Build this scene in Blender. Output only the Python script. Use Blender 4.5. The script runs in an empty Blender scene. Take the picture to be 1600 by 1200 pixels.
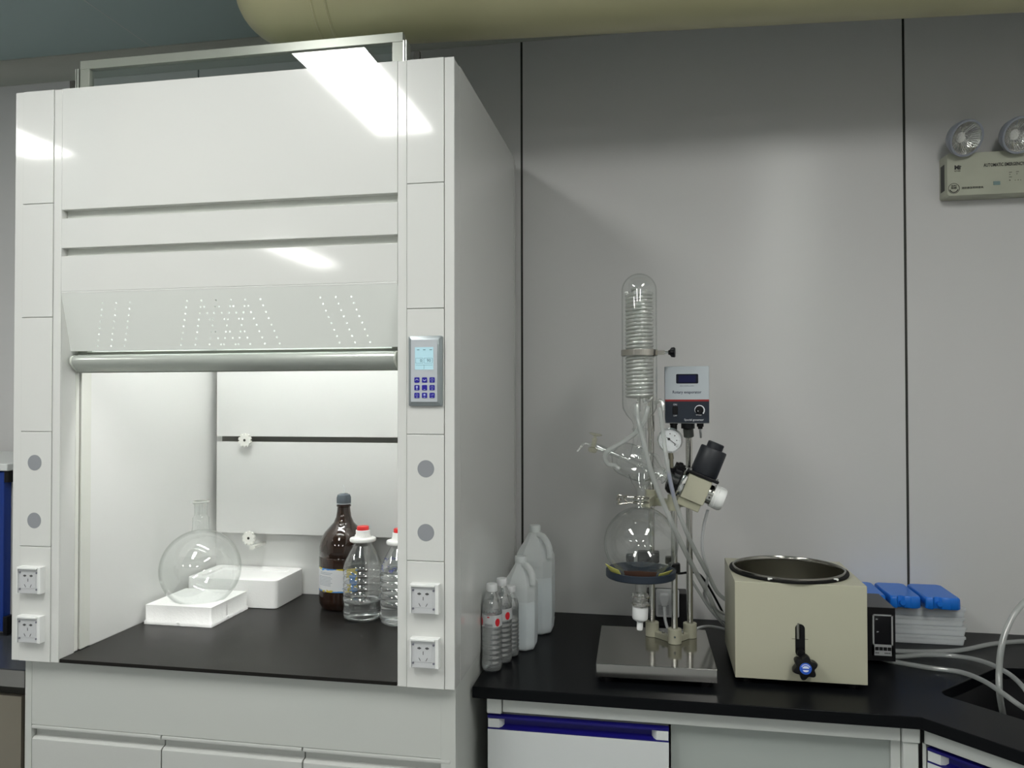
import bpy, bmesh, math, random
from mathutils import Vector, Matrix
random.seed(7)
PI = math.pi
SC = bpy.context.scene
COL = SC.collection

# ------------------------------------------------------------------ camera
CZ, FPX = 1.54, 1210.76
YAW, PITCH, ROLL = 0.1819, 0.0159, -0.0019
_f = Vector((-math.sin(YAW)*math.cos(PITCH), math.cos(YAW)*math.cos(PITCH), math.sin(PITCH)))
_r = Vector((math.cos(YAW), math.sin(YAW), 0)); _u = _r.cross(_f)
CR = _r*math.cos(ROLL)+_u*math.sin(ROLL); CU = -_r*math.sin(ROLL)+_u*math.cos(ROLL)
cd = bpy.data.cameras.new('camera'); cam = bpy.data.objects.new('camera', cd); COL.objects.link(cam)
cd.sensor_width = 36; cd.sensor_fit = 'HORIZONTAL'; cd.lens = FPX/1600*36; cd.clip_start = 0.05; cd.clip_end = 60
cam.matrix_world = Matrix(((CR.x, CU.x, -_f.x, 0), (CR.y, CU.y, -_f.y, 0), (CR.z, CU.z, -_f.z, CZ), (0, 0, 0, 1)))
SC.camera = cam

def at(x, y, Y=None, Z=None, X=None):
    """world point seen at photo pixel (x, y) on the plane Y=, Z= or X="""
    d = _f + CR*((x-800)/FPX) - CU*((y-600)/FPX)
    t = Y/d.y if Y is not None else ((Z-CZ)/d.z if Z is not None else X/d.x)
    return Vector((d.x*t, d.y*t, d.z*t+CZ))

# ------------------------------------------------------------------ world, exposure
w = bpy.data.worlds.new('world'); SC.world = w; w.use_nodes = True
w.node_tree.nodes['Background'].inputs[0].default_value = (0.8, 0.9, 1, 1)
w.node_tree.nodes['Background'].inputs[1].default_value = 0.05
SC.view_settings.view_transform = 'Standard'
try: SC.view_settings.look = 'None'
except Exception: pass
SC.view_settings.gamma = 1; SC.view_settings.use_curve_mapping = False
SC.view_settings.exposure = 0.75
cy = SC.cycles
cy.max_bounces = 24; cy.diffuse_bounces = 5; cy.glossy_bounces = 6; cy.transmission_bounces = 16
cy.transparent_max_bounces = 40; cy.caustics_reflective = False; cy.caustics_refractive = False
cy.use_denoising = True; cy.sample_clamp_indirect = 6; cy.blur_glossy = 0.3
LAMP_CEIL, LAMP_HOOD = 17.0, 7.3
LAMP_COL = (1.0, 1.0, 0.96)

# ------------------------------------------------------------------ materials
MATS = {}
def mat(name, col=(.8, .8, .8), rough=.5, metal=0, spec=.5, emis=None, estr=0, bump=0, bscale=200, coat=0, crough=.1, trans=0, ior=1.45, var=0, vscale=6, aniso=0):
    if name in MATS: return MATS[name]
    m = bpy.data.materials.new(name); m.use_nodes = True; MATS[name] = m
    nt = m.node_tree; b = nt.nodes['Principled BSDF']; L = nt.links
    b.inputs['Base Color'].default_value = (*col, 1); b.inputs['Roughness'].default_value = rough
    b.inputs['Metallic'].default_value = metal; b.inputs['Specular IOR Level'].default_value = spec
    b.inputs['Coat Weight'].default_value = coat; b.inputs['Coat Roughness'].default_value = crough
    b.inputs['Transmission Weight'].default_value = trans; b.inputs['IOR'].default_value = ior
    if emis: b.inputs['Emission Color'].default_value = (*emis, 1); b.inputs['Emission Strength'].default_value = estr
    if bump or var:
        tc = nt.nodes.new('ShaderNodeTexCoord')
        if bump:
            n = nt.nodes.new('ShaderNodeTexNoise'); n.inputs['Scale'].default_value = bscale; n.inputs['Detail'].default_value = 3
            L.new(tc.outputs['Object'], n.inputs['Vector'])
            bp = nt.nodes.new('ShaderNodeBump'); bp.inputs['Strength'].default_value = bump; bp.inputs['Distance'].default_value = .002
            L.new(n.outputs['Fac'], bp.inputs['Height']); L.new(bp.outputs['Normal'], b.inputs['Normal'])
        if var:
            n = nt.nodes.new('ShaderNodeTexNoise'); n.inputs['Scale'].default_value = vscale; n.inputs['Detail'].default_value = 4
            L.new(tc.outputs['Object'], n.inputs['Vector'])
            r = nt.nodes.new('ShaderNodeValToRGB')
            r.color_ramp.elements[0].position = .3; r.color_ramp.elements[1].position = .7
            r.color_ramp.elements[0].color = (*[c*(1-var) for c in col], 1); r.color_ramp.elements[1].color = (*[min(1, c*(1+var)) for c in col], 1)
            L.new(n.outputs['Fac'], r.inputs['Fac']); L.new(r.outputs['Color'], b.inputs['Base Color'])
    return m

def glass_thin(name, tint=(.97, .98, .975), edge=(.55, .58, .56), ior=1.5, gain=1.0, rough=0.0, haze=0, wavy=0):
    """a thin glass or clear plastic wall: passes light straight on, reflects by its angle"""
    m = bpy.data.materials.new(name); m.use_nodes = True; MATS[name] = m
    nt = m.node_tree; nt.nodes.remove(nt.nodes['Principled BSDF']); L = nt.links
    out = nt.nodes['Material Output']
    lw = nt.nodes.new('ShaderNodeLayerWeight'); lw.inputs['Blend'].default_value = .5
    ra = nt.nodes.new('ShaderNodeValToRGB'); ra.color_ramp.elements[0].color = (*tint, 1); ra.color_ramp.elements[1].color = (*edge, 1)
    ra.color_ramp.elements[0].position = .55
    L.new(lw.outputs['Facing'], ra.inputs['Fac'])
    tr = nt.nodes.new('ShaderNodeBsdfTransparent'); L.new(ra.outputs['Color'], tr.inputs['Color'])
    gl = nt.nodes.new('ShaderNodeBsdfGlossy'); gl.inputs['Roughness'].default_value = rough; gl.inputs['Color'].default_value = (1, 1, 1, 1)
    if wavy:
        tc = nt.nodes.new('ShaderNodeTexCoord'); nz_ = nt.nodes.new('ShaderNodeTexNoise'); nz_.inputs['Scale'].default_value = 160; L.new(tc.outputs['Object'], nz_.inputs['Vector'])
        bp = nt.nodes.new('ShaderNodeBump'); bp.inputs['Strength'].default_value = wavy; bp.inputs['Distance'].default_value = .004
        L.new(nz_.outputs['Fac'], bp.inputs['Height']); L.new(bp.outputs['Normal'], gl.inputs['Normal']); L.new(bp.outputs['Normal'], lw.inputs['Normal'])
    f0 = 2*((ior-1)/(ior+1))**2
    pw = nt.nodes.new('ShaderNodeMath'); pw.operation = 'POWER'; pw.inputs[1].default_value = 5; L.new(lw.outputs['Facing'], pw.inputs[0])
    mu = nt.nodes.new('ShaderNodeMath'); mu.operation = 'MULTIPLY_ADD'; mu.inputs[1].default_value = min(.85, gain*(1-f0)); mu.inputs[2].default_value = f0*gain; mu.use_clamp = True
    L.new(pw.outputs[0], mu.inputs[0])
    mx = nt.nodes.new('ShaderNodeMixShader'); L.new(mu.outputs[0], mx.inputs['Fac']); L.new(tr.outputs[0], mx.inputs[1]); L.new(gl.outputs[0], mx.inputs[2])
    last = mx
    if haze:
        df = nt.nodes.new('ShaderNodeBsdfDiffuse'); df.inputs['Color'].default_value = (.93, .95, .95, 1)
        tl = nt.nodes.new('ShaderNodeBsdfTranslucent'); tl.inputs['Color'].default_value = (.93, .95, .95, 1)
        ad = nt.nodes.new('ShaderNodeMixShader'); ad.inputs['Fac'].default_value = .5; L.new(df.outputs[0], ad.inputs[1]); L.new(tl.outputs[0], ad.inputs[2])
        m2 = nt.nodes.new('ShaderNodeMixShader'); m2.inputs['Fac'].default_value = haze; L.new(mx.outputs[0], m2.inputs[1]); L.new(ad.outputs[0], m2.inputs[2])
        last = m2
    L.new(last.outputs[0], out.inputs['Surface'])
    return m

WHITE = mat('white_lacquer', (.65, .655, .635), .35, spec=.3, coat=1, crough=.07)
WHITE_IN = mat('liner_white', (.76, .765, .75), .35, spec=.4)
WHITE_CAB = mat('cabinet_white', (.50, .515, .49), .35)
DARKGAP = mat('dark_gap', (.03, .03, .025), .7)
ALU = mat('anodised_aluminium', (.52, .54, .5), .3, metal=.75)
STEEL = mat('polished_steel', (.62, .61, .58), .16, metal=1)
BRUSHED = mat('brushed_steel', (.42, .41, .39), .13, metal=1)
CHROME = mat('chrome', (.8, .8, .8), .07, metal=1)
BLACKTOP = mat('black_epoxy_top', (.004, .0045, .0055), .3, spec=.10, bump=.02, bscale=500)
HOODTOP = mat('black_worktop', (.011, .010, .009), .32, spec=.18, bump=.02, bscale=500)
BLACK = mat('black_plastic', (.006, .006, .007), .35, spec=.3)
BLACKM = mat('charcoal_plastic', (.017, .019, .024), .45)
BEIGE = mat('beige_paint', (.44, .43, .33), .35, bump=.02, bscale=500)
DUCTM = mat('duct_beige', (.40, .385, .23), .3, var=.06, vscale=2, bump=.02, bscale=20)
GREYCAP = mat('grey_plastic', (.26, .27, .29), .5)
PTFE = mat('white_ptfe', (.85, .86, .86), .35)
BLUE = mat('blue_handle', (.008, .006, .13), .35, spec=.35)
GLASS = glass_thin('clear_glass')
GLASS_Y = glass_thin('clear_glass_warm', (.97, .96, .86), (.5, .5, .36))
GLASS_COIL = glass_thin('coil_glass', (.95, .96, .90), (.30, .31, .22), ior=1.5, gain=6, rough=.0, haze=.26, wavy=.8)
PANE = glass_thin('sash_glass', (.93, .96, .95), (.8, .84, .82), gain=1.6)
PET = glass_thin('clear_pet', (.97, .98, .98), (.7, .72, .72), ior=1.55, gain=2.4, haze=.14)
PETJ = glass_thin('jug_pet', (.975, .985, .985), (.6, .62, .62), ior=1.55, gain=1.7, haze=.04)
WATERJ = mat('jug_water', (.97, .99, .99), 0, trans=.97, ior=1.33)
WATER = mat('water', (.93, .96, .97), 0, trans=.86, ior=1.33)
HOSE = glass_thin('silicone_hose', (.80, .82, .80), (.5, .52, .5), gain=.9, rough=.12, haze=.30)
HDPE = glass_thin('milky_plastic', (.86, .88, .88), (.6, .63, .64), gain=.5, rough=.3, haze=.78)
CLEARBOX = glass_thin('clear_box_plastic', (.92, .94, .985), (.75, .78, .86), gain=1, rough=.1, haze=.62)
FOAM = mat('white_foam', (.95, .95, .94), .8, spec=.2, bump=.35, bscale=160)
INK = mat('black_ink', (.02, .02, .02), .6)
INKW = mat('white_ink', (.75, .76, .78), .6)

# ------------------------------------------------------------------ mesh helpers
def BM(): return bmesh.new()
def box(bm, x0, x1, y0, y1, z0, z1, M=None):
    vs = [Vector((x, y, z)) for z in (z0, z1) for y in (y0, y1) for x in (x0, x1)]
    if M: vs = [M @ v for v in vs]
    v = [bm.verts.new(p) for p in vs]
    for f in ((0, 2, 3, 1), (4, 5, 7, 6), (0, 1, 5, 4), (2, 6, 7, 3), (0, 4, 6, 2), (1, 3, 7, 5)): bm.faces.new([v[i] for i in f])
    return bm
def frame_of(d):
    d = d.normalized(); a = Vector((0, 0, 1)) if abs(d.z) < .9 else Vector((1, 0, 0))
    s = a.cross(d).normalized(); return s, d.cross(s)
def cyl(bm, p0, p1, r0, r1=None, n=24, caps=True):
    r1 = r0 if r1 is None else r1; p0 = Vector(p0); p1 = Vector(p1); s, t = frame_of(p1-p0)
    A = [[bm.verts.new(p+(s*math.cos(2*PI*i/n)+t*math.sin(2*PI*i/n))*r) for i in range(n)] for p, r in ((p0, r0), (p1, r1))]
    for i in range(n): bm.faces.new((A[0][i], A[0][(i+1) % n], A[1][(i+1) % n], A[1][i]))
    if caps: bm.faces.new(A[0][::-1]); bm.faces.new(A[1])
    return bm
def lathe(bm, prof, o=(0, 0, 0), ax=(0, 0, 1), n=40):
    """revolve (radius, height) pairs about an axis"""
    o = Vector(o); ax = Vector(ax).normalized(); s, t = frame_of(ax); prev = None
    for r, h in prof:
        c = o+ax*h
        ring = [bm.verts.new(c)] if r < 1e-6 else [bm.verts.new(c+(s*math.cos(2*PI*i/n)+t*math.sin(2*PI*i/n))*r) for i in range(n)]
        if prev:
            a, b = prev, ring
            if len(a) == 1 and len(b) > 1:
                for i in range(n): bm.faces.new((a[0], b[(i+1) % n], b[i]))
            elif len(b) == 1 and len(a) > 1:
                for i in range(n): bm.faces.new((a[i], a[(i+1) % n], b[0]))
            elif len(a) > 1:
                for i in range(n): bm.faces.new((a[i], a[(i+1) % n], b[(i+1) % n], b[i]))
        prev = ring
    return bm
def smoothpts(P, k=8):
    P = [Vector(p) for p in P]; out = []
    Q = [P[0]*2-P[1]]+P+[P[-1]*2-P[-2]]
    for i in range(1, len(Q)-2):
        a, b, c, d = Q[i-1:i+3]
        for j in range(k):
            t = j/k; out.append(.5*((2*b)+(c-a)*t+(2*a-5*b+4*c-d)*t*t+(3*b-a-3*c+d)*t**3))
    out.append(P[-1]); return out
def tube(bm, P, r, n=12, caps=True, k=8, smooth=True):
    P = smoothpts(P, k) if smooth else [Vector(p) for p in P]
    s = None; prev = None
    for i, p in enumerate(P):
        d = (P[min(i+1, len(P)-1)]-P[max(i-1, 0)]).normalized()
        if s is None: s, t = frame_of(d)
        s = (s-d*s.dot(d)).normalized(); t = d.cross(s)
        ring = [bm.verts.new(p+(s*math.cos(2*PI*j/n)+t*math.sin(2*PI*j/n))*r) for j in range(n)]
        if prev:
            for j in range(n): bm.faces.new((prev[j], prev[(j+1) % n], ring[(j+1) % n], ring[j]))
        elif caps: bm.faces.new(ring[::-1])
        prev = ring
    if caps: bm.faces.new(prev)
    return bm
def prism(bm, poly, z0, z1, M=None):
    """extrude a polygon (u, v) between heights; M maps (u, v, h) to the world"""
    M = M or Matrix.Identity(4)
    a = [bm.verts.new(M @ Vector((x, y, z0))) for x, y in poly]; b = [bm.verts.new(M @ Vector((x, y, z1))) for x, y in poly]
    bm.faces.new(a[::-1]); bm.faces.new(b); n = len(poly)
    for i in range(n): bm.faces.new((a[i], a[(i+1) % n], b[(i+1) % n], b[i]))
    return bm
def loft(bm, secs, caps=True):
    prev = None
    for s in secs:
        ring = [bm.verts.new(p) for p in s]; n = len(ring)
        if prev:
            for j in range(n): bm.faces.new((prev[j], prev[(j+1) % n], ring[(j+1) % n], ring[j]))
        elif caps: bm.faces.new(ring[::-1])
        prev = ring
    if caps: bm.faces.new(prev)
    return bm
XZ = Matrix(((1, 0, 0, 0), (0, 0, 1, 0), (0, 1, 0, 0), (0, 0, 0, 1)))      # (u, v, h) -> x=u, z=v, y=h
YZX = Matrix(((0, 0, 1, 0), (1, 0, 0, 0), (0, 1, 0, 0), (0, 0, 0, 1)))     # (u, v, h) -> y=u, z=v, x=h

def make(name, bm, m, parent=None, bevel=0, seg=2, solid=0, ang=35, smooth=True):
    bmesh.ops.recalc_face_normals(bm, faces=bm.faces)
    for f in bm.faces: f.smooth = smooth
    lim = math.radians(ang)
    for e in bm.edges:
        if len(e.link_faces) == 2 and e.calc_face_angle(0) > lim: e.smooth = False
    me = bpy.data.meshes.new(name); bm.to_mesh(me); bm.free(); me.materials.append(m)
    o = bpy.data.objects.new(name, me); COL.objects.link(o)
    if solid:
        md = o.modifiers.new('solid', 'SOLIDIFY'); md.thickness = solid; md.offset = -1
    if bevel:
        md = o.modifiers.new('bevel', 'BEVEL'); md.width = bevel; md.segments = seg; md.limit_method = 'ANGLE'; md.angle_limit = math.radians(40); md.harden_normals = True
    if parent: adopt(o, parent)
    return o
def pieces(name, bm, m, parent=None, **k):
    """one object for every separate piece in bm"""
    left = set(bm.verts); out = []
    while left:
        st = [left.pop()]; isl = set(st)
        while st:
            v = st.pop()
            for e in v.link_edges:
                o = e.other_vert(v)
                if o not in isl: isl.add(o); st.append(o); left.discard(o)
        nb = bmesh.new(); mp = {v: nb.verts.new(v.co) for v in isl}
        for f in {f for v in isl for f in v.link_faces}: nb.faces.new([mp[v] for v in f.verts])
        out.append(make(name, nb, m, parent, **k))
    bm.free(); return out
def adopt(o, parent):
    o.parent = parent
    if parent.type == 'EMPTY': o.matrix_parent_inverse = Matrix.Translation(-parent.location)
def tag(o, label=None, cat=None, group=None, kind=None):
    if label: o['label'] = label
    if cat: o['category'] = cat
    if group: o['group'] = group
    if kind: o['kind'] = kind
    return o
def thing(name, loc, label, cat, group=None):
    o = bpy.data.objects.new(name, None); COL.objects.link(o); o.location = loc; o.empty_display_size = .05
    return tag(o, label, cat, group)
def copy_thing(root, loc, label, group=None, rz=0):
    def cp(o, par):
        c = o.copy(); COL.objects.link(c)
        if par:
            mi = o.matrix_parent_inverse.copy(); c.parent = par; c.matrix_parent_inverse = mi
        for ch in [x for x in bpy.data.objects if x.parent == o]: cp(ch, c)
        return c
    r = cp(root, None); r.location = loc; r.rotation_euler.z = rz; r['label'] = label
    if group: r['group'] = group
    return r
def struct(name, bm, m, **k): return tag(make(name, bm, m, **k), kind='structure')
def text(name, s, size, loc, m, parent, align='CENTER', M=None, ext=.0002, bold=0, sx=1):
    """letters standing in the plane facing -Y at loc"""
    c = bpy.data.curves.new('lettering', 'FONT'); c.body = s; c.size = size; c.align_x = align; c.align_y = 'CENTER'; c.extrude = ext; c.offset = bold; c.resolution_u = 2
    o = bpy.data.objects.new('lettering', c); COL.objects.link(o)
    dg = bpy.context.evaluated_depsgraph_get(); me = bpy.data.meshes.new_from_object(o.evaluated_get(dg))
    bpy.data.objects.remove(o); bpy.data.curves.remove(c)
    R = M or Matrix.Rotation(PI/2, 4, 'X')
    me.transform(Matrix.Translation(Vector(loc)) @ R @ Matrix.Diagonal((sx, 1, 1, 1)))
    me.name = name; me.materials.clear(); me.materials.append(m)
    t = bpy.data.objects.new(name, me); COL.objects.link(t); adopt(t, parent)
    return t
def circle(cx, cy, r, n=24, a0=0): return [(cx+r*math.cos(2*PI*i/n+a0), cy+r*math.sin(2*PI*i/n+a0)) for i in range(n)]
def rrect(x0, x1, y0, y1, r, n=4):
    P = []
    for cx, cy, a in ((x1-r, y1-r, 0), (x0+r, y1-r, 90), (x0+r, y0+r, 180), (x1-r, y0+r, 270)):
        for i in range(n+1):
            t = math.radians(a+90*i/n); P.append((cx+r*math.cos(t), cy+r*math.sin(t)))
    return P

# ------------------------------------------------------------------ room shell
YW, ZC = 2.654, 2.85
XL0, XR0, YB0 = -4.9, 1.9, -5.6
WROT = 0.25
WALLM = mat('grey_wall_panel', (.58, .575, .57), .33, spec=.42)
def rolled(m, an, rot):
    nt = m.node_tree; b = nt.nodes['Principled BSDF']; b.inputs['Anisotropic'].default_value = an; b.inputs['Anisotropic Rotation'].default_value = rot
    t = nt.nodes.new('ShaderNodeTangent'); t.direction_type = 'RADIAL'; t.axis = 'Z'; nt.links.new(t.outputs[0], b.inputs['Tangent'])
rolled(WALLM, .93, WROT)
CEILM = mat('ceiling_grey', (.33, .42, .42), .4)
FLOORM = mat('floor_vinyl', (.33, .34, .34), .35, var=.05)
struct('floor', box(BM(), XL0, XR0, YB0, YW, -.05, 0), FLOORM)
bm = BM(); xs = [XL0]+[-.4525-1.242*k for k in (4, 3, 2, 1, 0)][1:]+[-.4525+1.242, XR0]
xs = [XL0, -4.1785, -2.9365, -1.6945, -.4525, .7895, XR0]
for a, b in zip(xs[:-1], xs[1:]): box(bm, a+.004, b-.004, YW, YW+.05, 0, ZC)
struct('wall_back', bm, WALLM)
bm = BM()
for x in xs[1:-1]: box(bm, x-.004, x+.004, YW+.003, YW+.05, 0, ZC)
struct('trim_1', bm, DARKGAP)
struct('wall_left', box(BM(), XL0-.05, XL0, YB0, YW+.05, 0, ZC), WALLM)
struct('wall_right', box(BM(), XR0, XR0+.05, YB0, YW+.05, 0, ZC), mat('side_wall', (.78, .77, .75), .4))  # unseen wall, its colour lightened to bounce light onto the hood side
struct('wall_front', box(BM(), XL0, XR0, YB0-.05, YB0, 0, ZC), mat('far_wall', (.42, .42, .41), .5))
bm = BM(); cx = [XL0, -3.40, -1.845, -.6, .65, XR0]
for a, b in zip(cx[:-1], cx[1:]): box(bm, a+.0008, b-.0008, YB0, YW+.05, ZC, ZC+.04)
struct('ceiling', bm, CEILM)
bm = BM()
for x in cx[1:-1]: box(bm, x-.0015, x+.0015, YB0, YW, ZC-.0006, ZC+.03)
struct('trim_2', bm, mat('ceiling_joint', (.5, .52, .5), .5))
# coved strip between wall and ceiling
prof = [(YW, ZC), (YW, ZC-.068)]+[(YW-.066+.064*math.cos(t), ZC-.066-(-.064)*math.sin(t)) for t in [i*PI/2/8 for i in range(0, 9)]]
bm = prism(BM(), prof, XL0, XR0, YZX)
box(bm, XL0, XR0, YW-.004, YW, ZC-.071, ZC-.066); box(bm, XL0, XR0, YW-.07, YW-.064, ZC-.004, ZC)
struct('trim_3', bm, mat('cove_white', (.4, .41, .37), .4))

# ceiling troffers: the room's own lamps
LAMPM = mat('lamp_diffuser', (.9, .9, .9), .5, emis=LAMP_COL, estr=LAMP_CEIL)
def troffer():
    t = thing('ceiling_light', (0, 0, ZC), 'x', 'ceiling light')
    b = BM()
    for a in ((-.155, .155, -.605, -.595), (-.155, .155, .595, .605), (-.155, -.145, -.595, .595), (.145, .155, -.595, .595)): box(b, *a, ZC-.012, ZC)
    make('frame', b, ALU, t); make('diffuser', box(BM(), -.145, .145, -.595, .595, ZC-.008, ZC-.001), LAMPM, t)
    return t
spots = [(-3.19, .5), (-1.20, .5), (.76, .5), (-3.19, -3.1), (-1.20, -3.1), (.76, -3.1)]
T0 = None
for x, y in spots:
    lab = ('long white ceiling light panel, %s row, %s') % ('front' if y > 0 else 'rear', 'above the left side' if x < -3 else ('in front of the fume hood' if x < 0 else 'over the side bench'))
    if T0 is None: T0 = troffer(); T0.location = (x, y, ZC); T0['label'] = lab; T0['group'] = 'ceiling light panels'
    else: copy_thing(T0, (x, y, ZC), lab, 'ceiling light panels')

# ventilation duct under the ceiling
dx = Vector((1, .075, 0)).normalized(); D0 = Vector((-.98, 1.976, 2.655)); RD = .145
duct = thing('ventilation_duct', D0, 'beige round ventilation duct with domed end under the ceiling', 'duct')
make('pipe', lathe(BM(), [(RD, 0), (RD, 2.82)], D0, dx, 72), DUCTM, duct)
make('end_cap', lathe(BM(), [(RD, 0)]+[(RD*math.cos(t), -.15*math.sin(t)) for t in [i*PI/2/14 for i in range(1, 15)]], D0, dx, 72), DUCTM, duct)
bm = lathe(BM(), [(RD, .095), (RD+.003, .097), (RD+.004, .1), (RD+.001, .103), (RD+.001, .132), (RD+.004, .135), (RD+.003, .138), (RD, .14)], D0, dx, 72)
make('joint_band', bm, DUCTM, duct)
for t in (.25, 1.55):
    p = D0+dx*t; bm = BM()
    cyl(bm, p+Vector((0, 0, RD)), (p.x, p.y, ZC), .005, n=8)
    make('hanger', bm, ALU, duct)

# ------------------------------------------------------------------ fume hood
HX0, HX1, HY, HB = -1.6665, -.4650, 1.7764, 2.5985
HC = (HX0+HX1)/2
hood = thing('fume_hood', (HC, HY, .85), 'tall white fume hood with open sash standing on its base cabinet', 'fume hood')
def mir(x): return 2*HC-x
sides = ((1, 'left'), (-1, 'right'))
for sgn, _ in sides:
    fx = (lambda x: x) if sgn == 1 else mir
    def sbox(bm, x0, x1, *r):
        a, b = sorted((fx(x0), fx(x1))); box(bm, a, b, *r)
    bm = BM(); sbox(bm, -1.6665, -1.6425, HY, 1.781, .85, 2.349); sbox(bm, -1.5490, -1.5260, HY, 1.781, .85, 2.349)
    sbox(bm, -1.6664, -1.5261, 1.7811, 1.832, .8501, 2.345)
    make('column', bm, WHITE, hood, bevel=.0012)
    bm = BM(); sbox(bm, -1.560, -1.5255, 1.832, 1.844, .862, 2.34); sbox(bm, -1.560, -1.5235, 1.851, 1.870, .862, 2.34); sbox(bm, -1.56, -1.525, 1.8705, 1.889, .862, 2.34)
    make('sash_track', bm, mat('track_white', (.7, .71, .66), .3), hood)
    bm = BM(); sbox(bm, -1.56, -1.545, 1.842, 1.853, .86, 2.40); make('track_slot', bm, DARKGAP, hood)
    bm = BM(); sbox(bm, -1.5255, -1.5215, 1.828, 1.86, 2.30, 2.424); sbox(bm, -1.531, -1.5285, 1.828, 1.86, 2.30, 2.424); make('guide_rail', bm, ALU, hood)
    bm = BM(); sbox(bm, -1.6665, -1.6600, 1.8325, HB-.03, .85, 2.349); make('side_panel', bm, WHITE, hood)
    bm = BM(); sbox(bm, -1.6675, -1.650, HB-.029, HB, .85, 2.33); make('rear_edge_strip', bm, mat('strip_grey', (.55, .56, .54), .3), hood)
    bm = BM(); sbox(bm, -1.53, -1.525, 1.889, 2.515, .86, 2.28); make('inner_liner', bm, WHITE_IN, hood)
    # five lift-off panels in each column, two with grey caps, one with sockets
    for k in range(5):
        z0 = .8505+.3*k-(0 if k else 0)
        bm = BM(); sbox(bm, -1.6415, -1.5500, 1.7740, 1.7900, z0, z0+.2985)
        pn = make('column_panel', bm, WHITE, hood, bevel=.001)
        if k == 1:
            for z in (1.3685, 1.2175):
                bm = BM(); xc = -1.5988 if sgn == 1 else -.5345
                cyl(bm, (xc, 1.7735, z), (xc, 1.7745, z), .0205, n=36); make('hole_cap', bm, GREYCAP, pn)
        if k == 0:
            for zc in (1.0655, .9385):
                xc = -1.5990 if sgn == 1 else -.5335
                bm = BM(); x0, x1, z0s, z1s = xc-.035, xc+.035, zc-.035, zc+.034
                box(bm, x0, x1, 1.7595, 1.7745, z0s, z1s); box(bm, x0, x0+.004, 1.755, 1.760, z0s, z1s); box(bm, x1-.009, x1, 1.756, 1.760, z0s, z1s)
                so = make('power_socket', bm, mat('socket_white', (.75, .76, .75), .3), hood, bevel=.001)
                make('face_plate', box(BM(), xc-.025, xc+.019, 1.7585, 1.7605, zc-.022, zc+.021), mat('socket_white', ()), so, bevel=.001)
                bm = BM(); fx0 = xc-.003
                for dxh in (-.0095, .0095):
                    cyl(bm, (fx0+dxh, 1.7580, zc+.011), (fx0+dxh, 1.7588, zc+.011), .003, n=12); s2 = 1 if dxh > 0 else -1
                    box(bm, fx0+dxh-.0045, fx0+dxh+.0045, 1.7580, 1.7588, zc+.0095, zc+.0125)
                    R = Matrix.Translation((fx0+dxh*.9, 0, zc-.015)) @ Matrix.Rotation(math.radians(-28*-s2), 4, 'Y')
                    box(bm, -.0007, .0007, 1.7580, 1.7588, -.004, .004, R)
                box(bm, fx0-.0008, fx0+.0008, 1.7580, 1.7588, zc-.004, zc+.004)
                make('pin_holes', bm, INK, so)
                bm = box(BM(), x0+.004, x1-.009, 1.7545, 1.7556, z0s+.001, z1s-.006)
                make('clear_cover', bm, glass_thin('socket_cover_plastic', (.985, .985, .995), (.8, .81, .86), haze=.03) if 'socket_cover_plastic' not in MATS else MATS['socket_cover_plastic'], so)
                bm = box(BM(), x0+.004, x1-.009, 1.7525, 1.759, z1s-.0055, z1s-.001); make('cover_hinge', bm, mat('socket_white', ()), so, bevel=.0008)
                bm = BM()
                for a in (x0+.0075, x1-.0125):
                    for c in (zc-.024, zc+.019): cyl(bm, (a, 1.7575, c), (a, 1.7600, c), .0026, n=12)
                pieces('cover_screw', bm, mat('screw_grey', (.2, .2, .26), .3, metal=.6), so)
FX0, FX1 = -1.5255, mir(-1.5255)
bm = box(BM(), FX0, FX1, HY, HY+.022, 2.0305, 2.350)
make('upper_front_panel', bm, WHITE, hood, bevel=.001)
make('middle_front_panel', box(BM(), FX0, FX1, HY, HY+.022, 1.930, 2.0075), WHITE, hood, bevel=.001)
bm = box(BM(), FX0, FX1, HY, HY+.022, 1.8160, 1.9090); box(bm, FX0, FX1, HY, HY+.010, 1.8112, 1.8160)
make('lower_front_panel', bm, WHITE, hood, bevel=.001)
bm = box(BM(), FX0, FX1, HY+.0215, HY+.024, 1.90, 2.045)
make('recess_backing', bm, mat('recess_grey', (.62, .64, .60), .35), hood)
# perforated air-foil panel under the front panels, with real holes
def perforated():
    P0 = Vector((0, HY+.001, 1.8115)); P1 = Vector((0, 1.8125, 1.6620)); L = (P1-P0).length; dv = (P1-P0)/L
    bm = BM(); es = []
    def loop(pts):
        v = [bm.verts.new((a, b, 0)) for a, b in pts]
        es.extend(bm.edges.new((v[i], v[(i+1) % len(v)])) for i in range(len(v)))
    loop([(FX0, 0), (FX1, 0), (FX1, L), (FX0, L)])
    for k in range(8):
        v = .0283+.0161*k; s_ = [-1.4085+.0402*j-.0049*k for j in range(3)]
        s_ += [-1.1668+.0403*j-.0047*k for j in range(5)]+[-1.1668+.0403*j+.0056*k for j in range(1, 6)]+[-.806+.040*j+.0056*k for j in range(3)]
        out = []
        for x in sorted(s_):
            if not out or x-out[-1] > .0054: out.append(x)
        for x in out: loop(circle(x, v, .0024, 12))
    bmesh.ops.triangle_fill(bm, use_beauty=True, edges=es, normal=(0, 0, 1))
    for v in bm.verts: v.co = Vector((v.co.x, 0, 0))+P0+dv*v.co.y
    return bm
make('perforated_panel', perforated(), mat('panel_greywhite', (.70, .72, .69), .3), hood, solid=.0012, smooth=False)
make('top_panel', box(BM(), HX0+.002, HX1-.002, 1.875, HB-.002, 2.335, 2.345), WHITE, hood)
make('inner_roof', box(BM(), -1.525, mir(-1.525), 1.875, 2.515, 2.27, 2.28), WHITE_IN, hood)
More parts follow.
